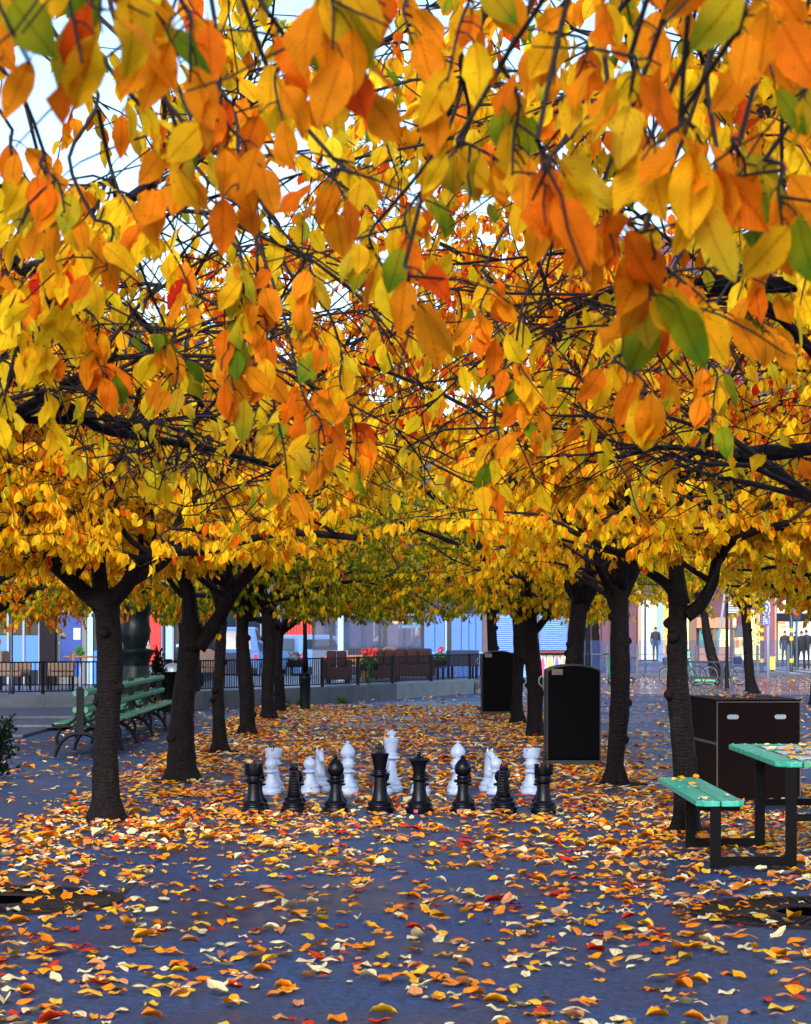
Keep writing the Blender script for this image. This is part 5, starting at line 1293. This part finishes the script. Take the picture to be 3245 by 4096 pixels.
# ------------------------------------------------------------------ people
def person(label, x, y, z, h, rz, coat, legs, hair, pose='walk', hat=None, group='people far off'):
    s = h / 1.75
    T = thing('person', label, 'person', (x, y, z), rz, group)
    J = {'pel': (0, 0, .95), 'spine': (0, .01, 1.15), 'chest': (0, .01, 1.36), 'neck': (0, .01, 1.50), 'head': (0, .0, 1.60), 'top': (0, .0, 1.72)}
    st = .16 if pose == 'walk' else .03
    for sd, sg in (('l', -1), ('r', 1)):
        k = sg * st
        J['hip' + sd] = (sg * .09, 0, .90); J['kn' + sd] = (sg * .10, -k * .8 - .02, .49); J['an' + sd] = (sg * .10, -k * 1.0 + (.10 if k < 0 and pose == 'walk' else .02), .09); J['toe' + sd] = (sg * .11, -k * 1.0 - .12, .04)
        J['sh' + sd] = (sg * .18, .01, 1.42)
        if pose == 'phone': J['el' + sd] = (sg * .24, -.06, 1.18); J['wr' + sd] = (sg * .10, -.22, 1.42); J['ha' + sd] = (sg * .05, -.22, 1.50)
        else: J['el' + sd] = (sg * .225, .02 + k * .4, 1.14); J['wr' + sd] = (sg * .21, -.05 + k * .9, .92); J['ha' + sd] = (sg * .20, -.08 + k * .9, .84)
    Rr = dict(pel=.175, spine=.165, chest=.175, neck=.065, head=.095, top=.07, hip=.10, kn=.068, an=.045, toe=.04, sh=.085, el=.066, wr=.045, ha=.032)
    ks_ = list(J); idx = {k: i for i, k in enumerate(ks_)}
    E = [('pel', 'spine'), ('spine', 'chest'), ('chest', 'neck'), ('neck', 'head'), ('head', 'top')]
    for sd in 'lr': E += [('pel', 'hip' + sd), ('hip' + sd, 'kn' + sd), ('kn' + sd, 'an' + sd), ('an' + sd, 'toe' + sd), ('chest', 'sh' + sd), ('sh' + sd, 'el' + sd), ('el' + sd, 'wr' + sd), ('wr' + sd, 'ha' + sd)]
    me = bpy.data.meshes.new('body'); me.from_pydata([Vector(J[k]) * s for k in ks_], [(idx[a], idx[b]) for a, b in E], [])
    o = bpy.data.objects.new('body', me); COL.objects.link(o); o.parent = T
    sk = o.modifiers.new('skin', 'SKIN'); sk.use_smooth_shade = True
    for k in ks_:
        r_ = Rr.get(k, Rr.get(k[:-1], .05)) * s; v = me.skin_vertices[0].data[idx[k]]; v.radius = (r_, r_ * .85); v.use_root = (k == 'pel')
    o.modifiers.new('sub', 'SUBSURF').levels = 2; o.modifiers['sub'].render_levels = 2
    m = bpy.data.materials.new('clothed_body'); m.use_nodes = True; nt = m.node_tree
    tc = nt.nodes.new('ShaderNodeTexCoord'); sp = nt.nodes.new('ShaderNodeSeparateXYZ'); nt.links.new(tc.outputs['Object'], sp.inputs[0])
    rp = nt.nodes.new('ShaderNodeValToRGB'); rp.color_ramp.interpolation = 'CONSTANT'
    mu = nt.nodes.new('ShaderNodeMath'); mu.operation = 'DIVIDE'; mu.inputs[1].default_value = 2.0 * s; nt.links.new(sp.outputs[2], mu.inputs[0]); nt.links.new(mu.outputs[0], rp.inputs[0])
    e = rp.color_ramp.elements; e[0].position = 0; e[0].color = (.01, .01, .011, 1); e[1].position = .05; e[1].color = (*legs, 1)
    e2 = e.new(.42); e2.color = (*coat, 1); e3 = e.new(.755); e3.color = (.45, .26, .19, 1)
    nt.links.new(rp.outputs[0], nt.nodes['Principled BSDF'].inputs['Base Color']); nt.nodes['Principled BSDF'].inputs['Roughness'].default_value = .8
    me.materials.append(m)
    hm = MB(); n = 14; vs = []; fs = []
    for i in range(6):
        t = i / 5; zz = 1.625 + .125 * t; rr = (.070 + .014 * math.sin(math.pi * min(1, t * 1.4))) * math.cos(t * 1.40) ** .55
        for k in range(n):
            a = 2 * math.pi * k / n; cut = .62 if (math.sin(a) < -.45 and t < .45) else 1
            vs.append((math.cos(a) * rr * cut * s, (.008 + math.sin(a) * rr * 1.1 * cut) * s, zz * s))
    for i in range(5):
        for k in range(n): k2 = (k + 1) % n; fs.append((i * n + k, i * n + k2, (i + 1) * n + k2, (i + 1) * n + k))
    fs.append(tuple(5 * n + k for k in range(n)))
    MB().add(vs, fs).build('hair' if hat is None else 'cap', mat('hair_%.3f_%.3f' % (hair[0], hair[2]), hair if hat is None else hat, .7), T, smooth=True)
    return T
DK = (.012, .013, .02)
person('person in a dark jacket turned sideways behind the pavilion glass', *px(1508, 2600, 72).xy, 0, 1.52, rad(75), (.02, .02, .028), DK, (.02, .012, .01), 'stand')
person('person in a pale cap and navy jacket holding a phone to the face', *px(1668, 2600, 72).xy, 0, 1.70, rad(10), (.03, .045, .12), DK, (.05, .04, .03), 'phone', hat=(.45, .42, .36))
person('person in black walking away at the right edge, nearest the crossing', *px(3226, 2660, 99).xy, 0, 1.62, rad(170), DK, (.008, .008, .012), (.015, .01, .01))
person('person in black walking beside the one at the right edge', *px(3206, 2660, 98).xy, 0, 1.58, rad(190), (.01, .01, .016), DK, (.02, .015, .012))
person('person in a dark brown coat standing left of the black and yellow post', *px(3140, 2660, 104).xy, 0, 1.58, rad(180), (.02, .012, .012), DK, (.05, .03, .02), 'stand')
person('person in a dark coat just right of the black and yellow post', *px(3183, 2660, 103).xy, 0, 1.55, rad(150), (.012, .014, .02), DK, (.015, .01, .01), 'walk')
person('person in black seen in front of the bright white shop window', *px(2622, 2660, 110).xy, .12, 1.62, rad(160), DK, DK, (.03, .015, .01), 'stand')

# ------------------------------------------------------------------ shop row on the right
BRK = mat('pink_brick', (.09, .026, .045), .7, var=.3, scale=1.2, bump=.2)
CREAM = mat('cream_stone', (.36, .24, .15), .6, var=.15, scale=1)
GLOWW = mat('lit_window_white', (.75, .95, 1.0), .5, emit=.5, var=.45, scale=.9)
GLOWY = mat('lit_window_warm', (1.0, .58, .22), .5, emit=.45, var=.6, scale=1.6)
GLOWO = mat('lit_window_orange', (1.0, .25, .04), .5, emit=.7, var=.4, scale=2.0)
GLOWC = mat('lit_window_cool', (.55, .75, 1.0), .5, emit=.5, var=.4, scale=1.2)
WOODC = mat('brown_pilaster', (.16, .085, .06), .6)
D4 = 113.0
T = thing('shop_row', 'pink brick shop row with brightly lit windows across the street at right', 'building', (18, D4, 0))
MB().box(-9.3, 24, .4, 14, .0, 20).build('wall', BRK, T)
for u in range(2375, 2560, 36):
    w = fbox(T, 'wall_bay', u, u + 30, 2430, 2630, D4, .1, mat('mauve_bay', (.085, .026, .055), .5, var=.2, scale=1), .28)
fbox(T, 'cream_pier', 2553, 2566, 2350, 2640, D4, .3, CREAM, .05)
fbox(T, 'lit_window', 2568, 2612, 2400, 2638, D4, .05, GLOWW, .25); fbox(T, 'lit_window', 2613, 2629, 2420, 2638, D4, .05, GLOWY, .25)
fbox(T, 'pale_column', 2630, 2654, 2400, 2645, D4, .3, mat('pale_blue_column', (.20, .32, .55), .4), -.05)
fbox(T, 'lit_window', 2656, 2672, 2400, 2638, D4, .05, GLOWO, .25); fbox(T, 'wood_pier', 2760, 2786, 2400, 2645, D4, .3, WOODC, .05)
fbox(T, 'lit_window', 2674, 2758, 2400, 2638, D4, .05, GLOWY, .26)
fbox(T, 'fascia_board', 2787, 2945, 2470, 2512, D4, .25, mat('warm_fascia', (.40, .19, .10), .5), .0)
for u0, u1, m in ((2800, 2838, mat('teal_window', (.04, .20, .18), .2)), (2840, 2850, CREAM), (2866, 2880, mat('teal_window', (.04, .20, .18), .2)), (2881, 2926, GLOWY)):
    fbox(T, 'shop_window', u0, u1, 2515, 2588, D4, .05, m, .22)
fbox(T, 'paper_notice', 2822, 2836, 2548, 2566, D4, .02, mat('lit_paper', (1, .85, .6), .5, emit=.5), .19)
fbox(T, 'lower_panel', 2800, 2926, 2590, 2645, D4, .1, mat('warm_fascia', (.40, .19, .10), .5), .22)
fbox(T, 'wood_pier', 2852, 2865, 2512, 2645, D4, .2, WOODC, .1); fbox(T, 'wood_pier', 2928, 2940, 2512, 2645, D4, .2, WOODC, .1)
fbox(T, 'lit_sign', 2937, 2943, 2475, 2502, D4, .05, mat('lit_sign', (1, .85, .55), .5, emit=1.5), -.06)
fbox(T, 'lit_window', 2942, 2982, 2500, 2640, D4, .05, GLOWY, .25)
fbox(T, 'dark_window_picture', 2942, 2978, 2500, 2550, D4, .02, mat('slate_picture', (.05, .06, .09), .5), .22)
for u0, u1, v0, v1 in ((2944, 2958, 2551, 2590), (2950, 2968, 2560, 2588), (2968, 2984, 2552, 2584)): fbox(T, 'window_goods', u0, u1, v0, v1, D4, .02, CREAM if u0 != 2950 else GLOWO, .20)
for k in range(16):
    u = 3010 + rng.uniform(0, 26); v = 2505 + k * 5.5
    fbox(T, 'window_goods', u, u + rng.uniform(5, 12), v, v + rng.uniform(5, 12), D4, .05, (GLOWO, CREAM, GLOWY, mat('toy_red', (.6, .05, .04), .5), mat('toy_green', (.1, .5, .06), .5), WOODC)[k % 6], .15 + .003 * k)
fbox(T, 'lit_window', 3005, 3044, 2440, 2640, D4, .05, GLOWY, .27); fbox(T, 'cream_pier', 3026, 3040, 2420, 2500, D4, .2, CREAM, .03)
fbox(T, 'brick_pier', 3046, 3096, 2350, 2645, D4, .5, mat('dark_pink_brick', (.20, .045, .075), .6, var=.3, scale=1), -.1)
fbox(T, 'cream_pier', 3098, 3106, 2350, 2645, D4, .3, CREAM, -.05)
fbox(T, 'arcade_lintel', 3107, 3400, 2455, 2482, D4, .5, DARKW, -.1)
for u0, u1, m in ((3112, 3142, GLOWW), (3146, 3178, GLOWC), (3198, 3232, GLOWC), (3236, 3262, GLOWW), (3264, 3330, GLOWY)): fbox(T, 'upper_lit_window', u0, u1, 2432, 2452, D4, .05, m, .2)
for u0, u1, m in ((3116, 3144, GLOWY), (3146, 3160, GLOWC), (3172, 3192, mat('lit_blue', (.25, .55, 1.0), .5, emit=.5)), (3194, 3222, GLOWC), (3226, 3262, GLOWW), (3266, 3330, GLOWY)): fbox(T, 'lit_window', u0, u1, 2486, 2640, D4, .05, m, .22)
for u0, u1, v in ((3118, 3142, 2489), (3118, 3158, 2502)): fbox(T, 'red_light_strip', u0, u1, v, v + 6, D4, .04, mat('red_strip_light', (1, .10, .12), .5, emit=.9), .15)
for k in range(8):
    x0 = -8.6 + k * 3.6
    for fl in range(4):
        w = MB().box(x0, x0 + 1.6, .30, .397, 5.2 + fl * 3.7, 7.4 + fl * 3.7).build('upper_window', DGLASS, T)
        MB().box(x0 + .76, x0 + .84, .27, .30, 5.2 + fl * 3.7, 7.4 + fl * 3.7).build('window_bar', MULL, w)
        MB().box(x0 - .1, x0 + 1.7, .22, .396, 5.0 + fl * 3.7, 5.19 + fl * 3.7).build('window_sill', CREAM, w)
fbox(T, 'cornice', 2325, 3900, 760, 800, D4, .6, CREAM, -.2)
# lamps glowing under the arcade
for u, v, lab in ((3223, 2411, 'tilted glowing orange lamp under the far arcade'), (3140, 2409, 'small glowing lamp left of the red pedestrian signal')):
    L_ = thing('arcade_lamp', lab, 'lamp', px(u, v, 111.5), group='glowing arcade lamps')
    MB().tube([(-.16, 0, -.08), (.16, 0, .08)] if u > 3200 else [(-.06, 0, -.03), (.06, 0, .03)], .07, 10).build('tube_light', mat('lamp_glow', (1, .62, .35), .5, emit=4), L_)
    MB().box(-.02, .02, 0, 1.8, .07, .10).build('bracket', DARKST, L_)
# ------------------------------------------------------------------ street furniture on the right
FG = glass_mat('street_glass', (.05, .10, .26), .20, .08, .3)
STL = mat('street_steel', (.07, .085, .11), .4, metal=.3)
T = thing('glass_fence', 'waist-high street fence of glass panels on dark posts along the kerb', 'fence', (0, 86.0, 0))
us = [2309, 2429, 2549, 2668, 2788, 2909, 3030, 3153]
for a in us:
    q = px(a, 2700, 86); MB().box(q.x - .045, q.x + .045, -.04, .04, 0, 1.08).build('post', STL, T)
for a, b in zip(us[:-1], us[1:]):
    x0, x1 = px(a, 0, 86).x + .05, px(b, 0, 86).x - .05
    MB().box(x0, x1, -.008, .008, .10, 1.25).build('glass_panel', FG, T)
    MB().box(x0, x1, -.02, .02, .74, .77).build('rail', STL, T); MB().box(x0, x1, -.02, .02, .055, .08).build('rail', STL, T)
def sign_plate(T, u, v, ru, rv, d, m, name, off=0., n=24, rect=False):
    o = T.location
    if rect: return fbox(T, name, u - ru, u + ru, v - rv, v + rv, d, .02, m, off)
    p_ = [(u + ru * math.cos(a), v + rv * math.sin(a)) for a in np.linspace(0, 2 * math.pi, n, endpoint=False)]
    return MB().prism(p_, lambda s: px(s[0], s[1], d + off) - o, lambda s: px(s[0], s[1], d + off) + Vector((0, .02, 0)) - o).build(name, m, T)
BLUE = mat('sign_blue', (.02, .12, .62), .4); SW = mat('sign_white', (.75, .78, .80), .4)
q = gnd(3073, 2730)
T = thing('road_sign', 'pale pole with a round blue sign and a small blue plate below', 'sign', (q.x, q.y, 0))
MB().lathe([(.05, 0), (.045, 2.4), (.045, 3.0)], 12).build('pole', mat('pale_steel', (.36, .42, .52), .4), T, smooth=True)
d_ = q.y - .08
sign_plate(T, 3066, 2434, 15.5, 28, d_, SW, 'sign_rim'); sign_plate(T, 3066, 2434, 13, 25, d_, BLUE, 'round_sign', -.012)
sign_plate(T, 3066, 2434, 4, 13, d_, SW, 'white_emblem', -.02)
sign_plate(T, 3066.5, 2482, 13, 16.5, d_, SW, 'plate_rim', 0, rect=True); sign_plate(T, 3066.5, 2482, 11.5, 15, d_, BLUE, 'blue_plate', -.024, rect=True)
for k, (a, b) in enumerate(((-6, 7), (-8, 2), (-7, 7), (-5, 6))): fbox(T, 'plate_text_line', 3066 + a, 3066 + b, 2470 + k * 7, 2473 + k * 7, d_, .004, SW, -.03)
def banded_post(label, u, v, light=False):
    q = gnd(u, v); T = thing('banded_post', label, 'post', (q.x, q.y, 0), group='green posts with yellow bands')
    MB().lathe([(.075, 0), (.07, .05), (.07, 2.6), (.03, 2.65)], 14).build('pole', mat('post_green', (.008, .03, .032), .4), T, smooth=True)
    for z in (.35, 1.20, 1.52): MB().lathe([(.078, z), (.078, z + .15)], 14).build('yellow_band', mat('band_yellow', (.85, .48, .01), .45), T)
    if light:
        MB().box(-.15, .15, -.12, .12, 2.66, 3.5).build('signal_box', mat('case_black', (.006, .006, .008), .5), T)
        MB().tube([(0, -.14, 3.3), (0, -.121, 3.3)], .11, 18).build('red_lens', mat('red_signal', (1, .01, .03), .4, emit=14), T)
    return T
banded_post('dark green post with yellow bands carrying a signal among the leaves', 3048, 2686, True)
banded_post('dark green post with yellow bands beside the walking people', 3166, 2686)
q = px(3187, 2448, 95); T = thing('pedestrian_signal', 'red pedestrian signal lamp on a dark pole at the right', 'traffic light', (q.x, q.y, 0))
MB().lathe([(.05, 0), (.05, 3.0)], 10).build('pole', STL, T); MB().box(-.14, .14, -.12, -.052, 2.0, 2.62).build('signal_box', mat('case_black', (.006, .006, .008), .5), T)
o = MB().tube([(0, -.135, q.z), (0, -.121, q.z)], .115, 20).build('red_lens', mat('red_signal_soft', (1, .012, .012), .4, emit=2.2), T)
fg = MB(); fg.tube([(0, -.142, q.z + .05), (0, -.136, q.z + .05)], .018, 10); fg.box(-.022, .022, -.142, -.136, q.z - .07, q.z + .028); fg.build('standing_figure', mat('signal_white', (1, .75, .7), .4, emit=3), o)
q = gnd(3095, 2690); T = thing('yellow_box', 'bright yellow roadside box behind the glass fence', 'box', (q.x + .2, q.y + 2, 0))
MB().box(-.16, .16, -.12, .12, .06, .55).build('body', mat('yellow_plastic', (.95, .68, .01), .4), T, bevel=.02); MB().box(-.13, .13, -.09, .09, 0, .06).build('foot', DARKST, T)
MB().box(-.17, .17, -.13, .13, .551, .585).build('lid', mat('yellow_plastic', (.95, .68, .01), .4), T)
q = gnd(2908, 2756); T = thing('black_pole', 'thin black pole in front of the bicycle', 'pole', (q.x, q.y, 0))
MB().lathe([(.075, 0), (.06, .05), (.055, .6), (.045, .65), (.04, 3.9)], 12).build('shaft', BLACKM, T, smooth=True)
MB().lathe([(.04, 3.88), (.15, 3.93), (.17, 4.15), (.05, 4.3)], 14).build('lantern', BLACKM, T)
q = gnd(2598, 2700); T = thing('grey_pole', 'slim grey pole behind the glass fence before the lit window', 'pole', (q.x, q.y + 1.5, 0))
MB().lathe([(.05, 0), (.045, 5.2)], 10).build('shaft', STL, T); MB().box(-.5, .05, -.04, .04, 5.1, 5.2).build('arm', STL, T)
q = px(2352, 2640, 64); T = thing('dark_pole', 'dark pole rising behind the nearer litter bin', 'pole', (q.x, q.y, 0))
MB().lathe([(.09, 0), (.08, .05), (.075, 1.0), (.06, 1.05), (.055, 4.0)], 12).build('shaft', BLACKM, T); MB().lathe([(.055, 3.98), (.17, 4.03), (.2, 4.3), (.05, 4.5)], 14).build('lantern', BLACKM, T)
q = px(2925, 2430, 92); T = thing('direction_sign', 'dark hanging direction sign with white lettering strips among the leaves', 'sign', (q.x, q.y, 0))
MB().lathe([(.05, 0), (.05, 3.3)], 10).build('pole', STL, T)
for k, v in enumerate((2403, 2431)):
    pl = fbox(T, 'sign_panel', 2908, 2976, v, v + 24, 92, .04, DARKW, -.1)
    fbox(T, 'white_border', 2908, 2976, v - 2, v, 92, .045, SW, -.1)
    for j in range(3): fbox(T, 'lettering_strip', 2912, 2960 - 6 * j + 4 * k, v + 4 + j * 7, v + 7 + j * 7, 92, .004, SW, -.106)
# leaning pale pole
T = thing('leaning_pole', 'pale leaning pole behind the bicycle', 'pole', (*gnd(2855, 2700).xy, 0))
MB().tube([(0, 0, 0), (.28, 0, 2.0), (.40, 0, 2.9)], .045, 10).build('shaft', mat('pale_steel', (.36, .42, .52), .4), T, smooth=True)
# bike rack, bicycles, scooter
q = gnd(2860, 2746)
T = thing('bike_rack', 'dark two-rail bicycle rack on the wet paving', 'bike rack', (q.x, q.y + .25, 0))
for z in (.22, .68): MB().box(-1.1, .55, -.03, .03, z, z + .055).build('rail', mat('rack_blue', (.012, .018, .035), .35), T)
for xx in (-1.05, .2): MB().box(xx, xx + .07, -.035, .035, 0, .735).build('post', mat('rack_blue', (.012, .018, .035), .35), T)
BK = mat('bike_black', (.012, .014, .02), .35); RIM = mat('rim_pale', (.35, .38, .42), .35, metal=.5)
def torus(R, r, n=30, k=8):
    m_ = MB(); vs = []; fs = []
    for i in range(n):
        a = 2 * math.pi * i / n
        for j in range(k):
            b = 2 * math.pi * j / k; vs.append(((R + r * math.cos(b)) * math.cos(a), r * math.sin(b), (R + r * math.cos(b)) * math.sin(a)))
    for i in range(n):
        for j in range(k): fs.append((i * k + j, ((i + 1) % n) * k + j, ((i + 1) % n) * k + (j + 1) % k, i * k + (j + 1) % k))
    return m_.add(vs, fs)
def bicycle(label, x, y, rz, s=.86, basket=False, bcol=(.012, .02, .10)):
    T = thing('bicycle', label, 'bicycle', (x, y, 0), rz, 'bicycles on the wet paving'); T.scale = (s, s, s)
    for wx in (-.52, .52):
        w = torus(.325, .018).build('wheel', TYRE, T, smooth=True, loc=(wx, 0, .343))
        torus(.298, .010, 30, 6).build('rim', RIM, w, smooth=True)
        sp_ = MB()
        for k in range(18): a = 2 * math.pi * k / 18; sp_.tube([(0, .012 * (-1) ** k, 0), (.295 * math.cos(a), 0, .295 * math.sin(a))], .0022, 3)
        o = sp_.build('spokes', RIM, w); o['kind'] = 'stuff'
        MB().tube([(0, -.04, 0), (0, .04, 0)], .022, 10).build('hub', RIM, w)
    B = (-.05, 0, .30); Hd = (-.36, 0, .82); St = (.12, 0, .86); Ra = (.52, 0, .343); Fa = (-.52, 0, .343)
    f = MB()
    for a, b in ((B, Hd), (Hd, St), (St, B)): f.tube([a, b], .017, 8)
    for yy in (-.045, .045):
        f.tube([(B[0], yy * .6, B[2]), (Ra[0], yy, Ra[2])], .010, 6); f.tube([(St[0], yy * .4, St[2]), (Ra[0], yy, Ra[2])], .009, 6)
        f.tube([(-.385, yy * .9, .72), (Fa[0], yy, Fa[2])], .011, 6)
    f.tube([Hd, (-.395, 0, .70)], .02, 8); f.build('frame', BK, T, smooth=True)
    MB().tube(bez([(-.35, -.25, .94), (-.47, -.24, .98), (-.42, -.1, .98), (-.36, 0, .95), (-.42, .1, .98), (-.47, .24, .98), (-.35, .25, .94)], 4), .014, 8).build('handlebar', BK, T, smooth=True)
    MB().tube([Hd, (-.34, 0, .95)], .014, 8).build('stem', BK, T)
    MB().prism([(-.10, 0), (.10, .07), (.14, .05), (.14, -.05), (.10, -.07)], lambda q_: (.12 + q_[0], q_[1], .93), lambda q_: (.12 + q_[0], q_[1], .975)).build('saddle', BK, T, bevel=.012)
    MB().tube([St, (.115, 0, .93)], .014, 8).build('seat_post', RIM, T)
    MB().tube([(-.05, -.06, .30), (-.05, -.045, .30)], .09, 18).build('chainring', BK, T)
    for s_, dx in ((-1, .12), (1, -.12)):
        MB().tube([(-.05, s_ * .06, .30), (-.05 + dx, s_ * .07, .22)], .010, 6).build('crank', RIM, T); MB().box(-.05 + dx - .04, -.05 + dx + .04, s_ * .10 - .04, s_ * .10 + .04, .205, .225).build('pedal', BK, T)
    if basket:
        bx = basket; b = MB(); p0 = [(bx - .15, -.14), (bx + .15, -.14), (bx + .15, .14), (bx - .15, .14)]
        b.prism(p0, lambda q_: (bx + (q_[0] - bx) * .8, q_[1] * .85, .74), lambda q_: (q_[0], q_[1], .98)).build('basket', mat('basket_%.2f' % bcol[2], bcol, .5, var=.3, scale=40), T, bevel=.02)
        b2 = MB(); b2.lathe([(.10, .98), (.14, 1.02), (.10, 1.08), (.02, 1.11)], 10, (bx, 0, 0)); b2.build('bag', mat('bag_grey', (.25, .28, .35), .6, var=.5, scale=20), T, smooth=True)
    return T
q = gnd(2894, 2740); bicycle('dark bicycle with a blue rear basket leaning at the rack', q.x, q.y - .1, rad(4), .84, .50)
q = gnd(2698, 2742); bicycle('bicycle with a grey wire basket half hidden by the near right trunk', q.x + .18, q.y - .6, rad(10), .84, -.56, (.05, .055, .08))
q = gnd(2780, 2738); T = thing('electric_scooter', 'green electric scooter parked beside the bicycle rack', 'scooter', (q.x, q.y - .5, 0), rad(-14))
SG = mat('scooter_green', (.10, .72, .22), .35, emit=.0); ST_ = mat('scooter_teal', (.10, .50, .42), .35)
MB().box(-.05, .55, -.07, .07, .10, .16).build('deck', SG, T, bevel=.02)
MB().tube([(-.10, 0, .16), (-.22, 0, .75), (-.27, 0, 1.02)], [.035, .03, .025], 10).build('stem', ST_, T, smooth=True)
MB().tube([(-.27, -.22, 1.04), (-.27, .22, 1.04)], .016, 8).build('handlebar', BK, T)
MB().box(-.30, -.22, -.03, .03, .92, .99).build('head_unit', mat('scooter_lamp', (.1, .9, .3), .4, emit=.6), T)
for xx in (-.10, .60): torus(.075, .03, 20, 8).build('wheel', TYRE, T, smooth=True, loc=(xx, 0, .105))
q = gnd(2445, 2738); T = thing('electric_scooter', 'dark scooter handle peeping out left of the second right trunk', 'scooter', (q.x + .12, q.y + 1, 0), rad(10))
MB().box(-.02, .55, -.07, .07, .09, .15).build('deck', BK, T, bevel=.02); MB().tube([(-.05, 0, .15), (-.15, 0, .9)], .03, 10).build('stem', mat('scooter_dark_green', (.02, .16, .08), .4), T)
MB().tube([(-.15, -.22, .92), (-.15, .22, .92)], .016, 8).build('handlebar', BK, T); MB().tube([(-.15, 0, .90), (-.32, -.02, .88)], .02, 8).build('brake_grip', BK, T)
for xx in (-.06, .60): torus(.075, .03, 20, 8).build('wheel', TYRE, T, smooth=True, loc=(xx, 0, .105))
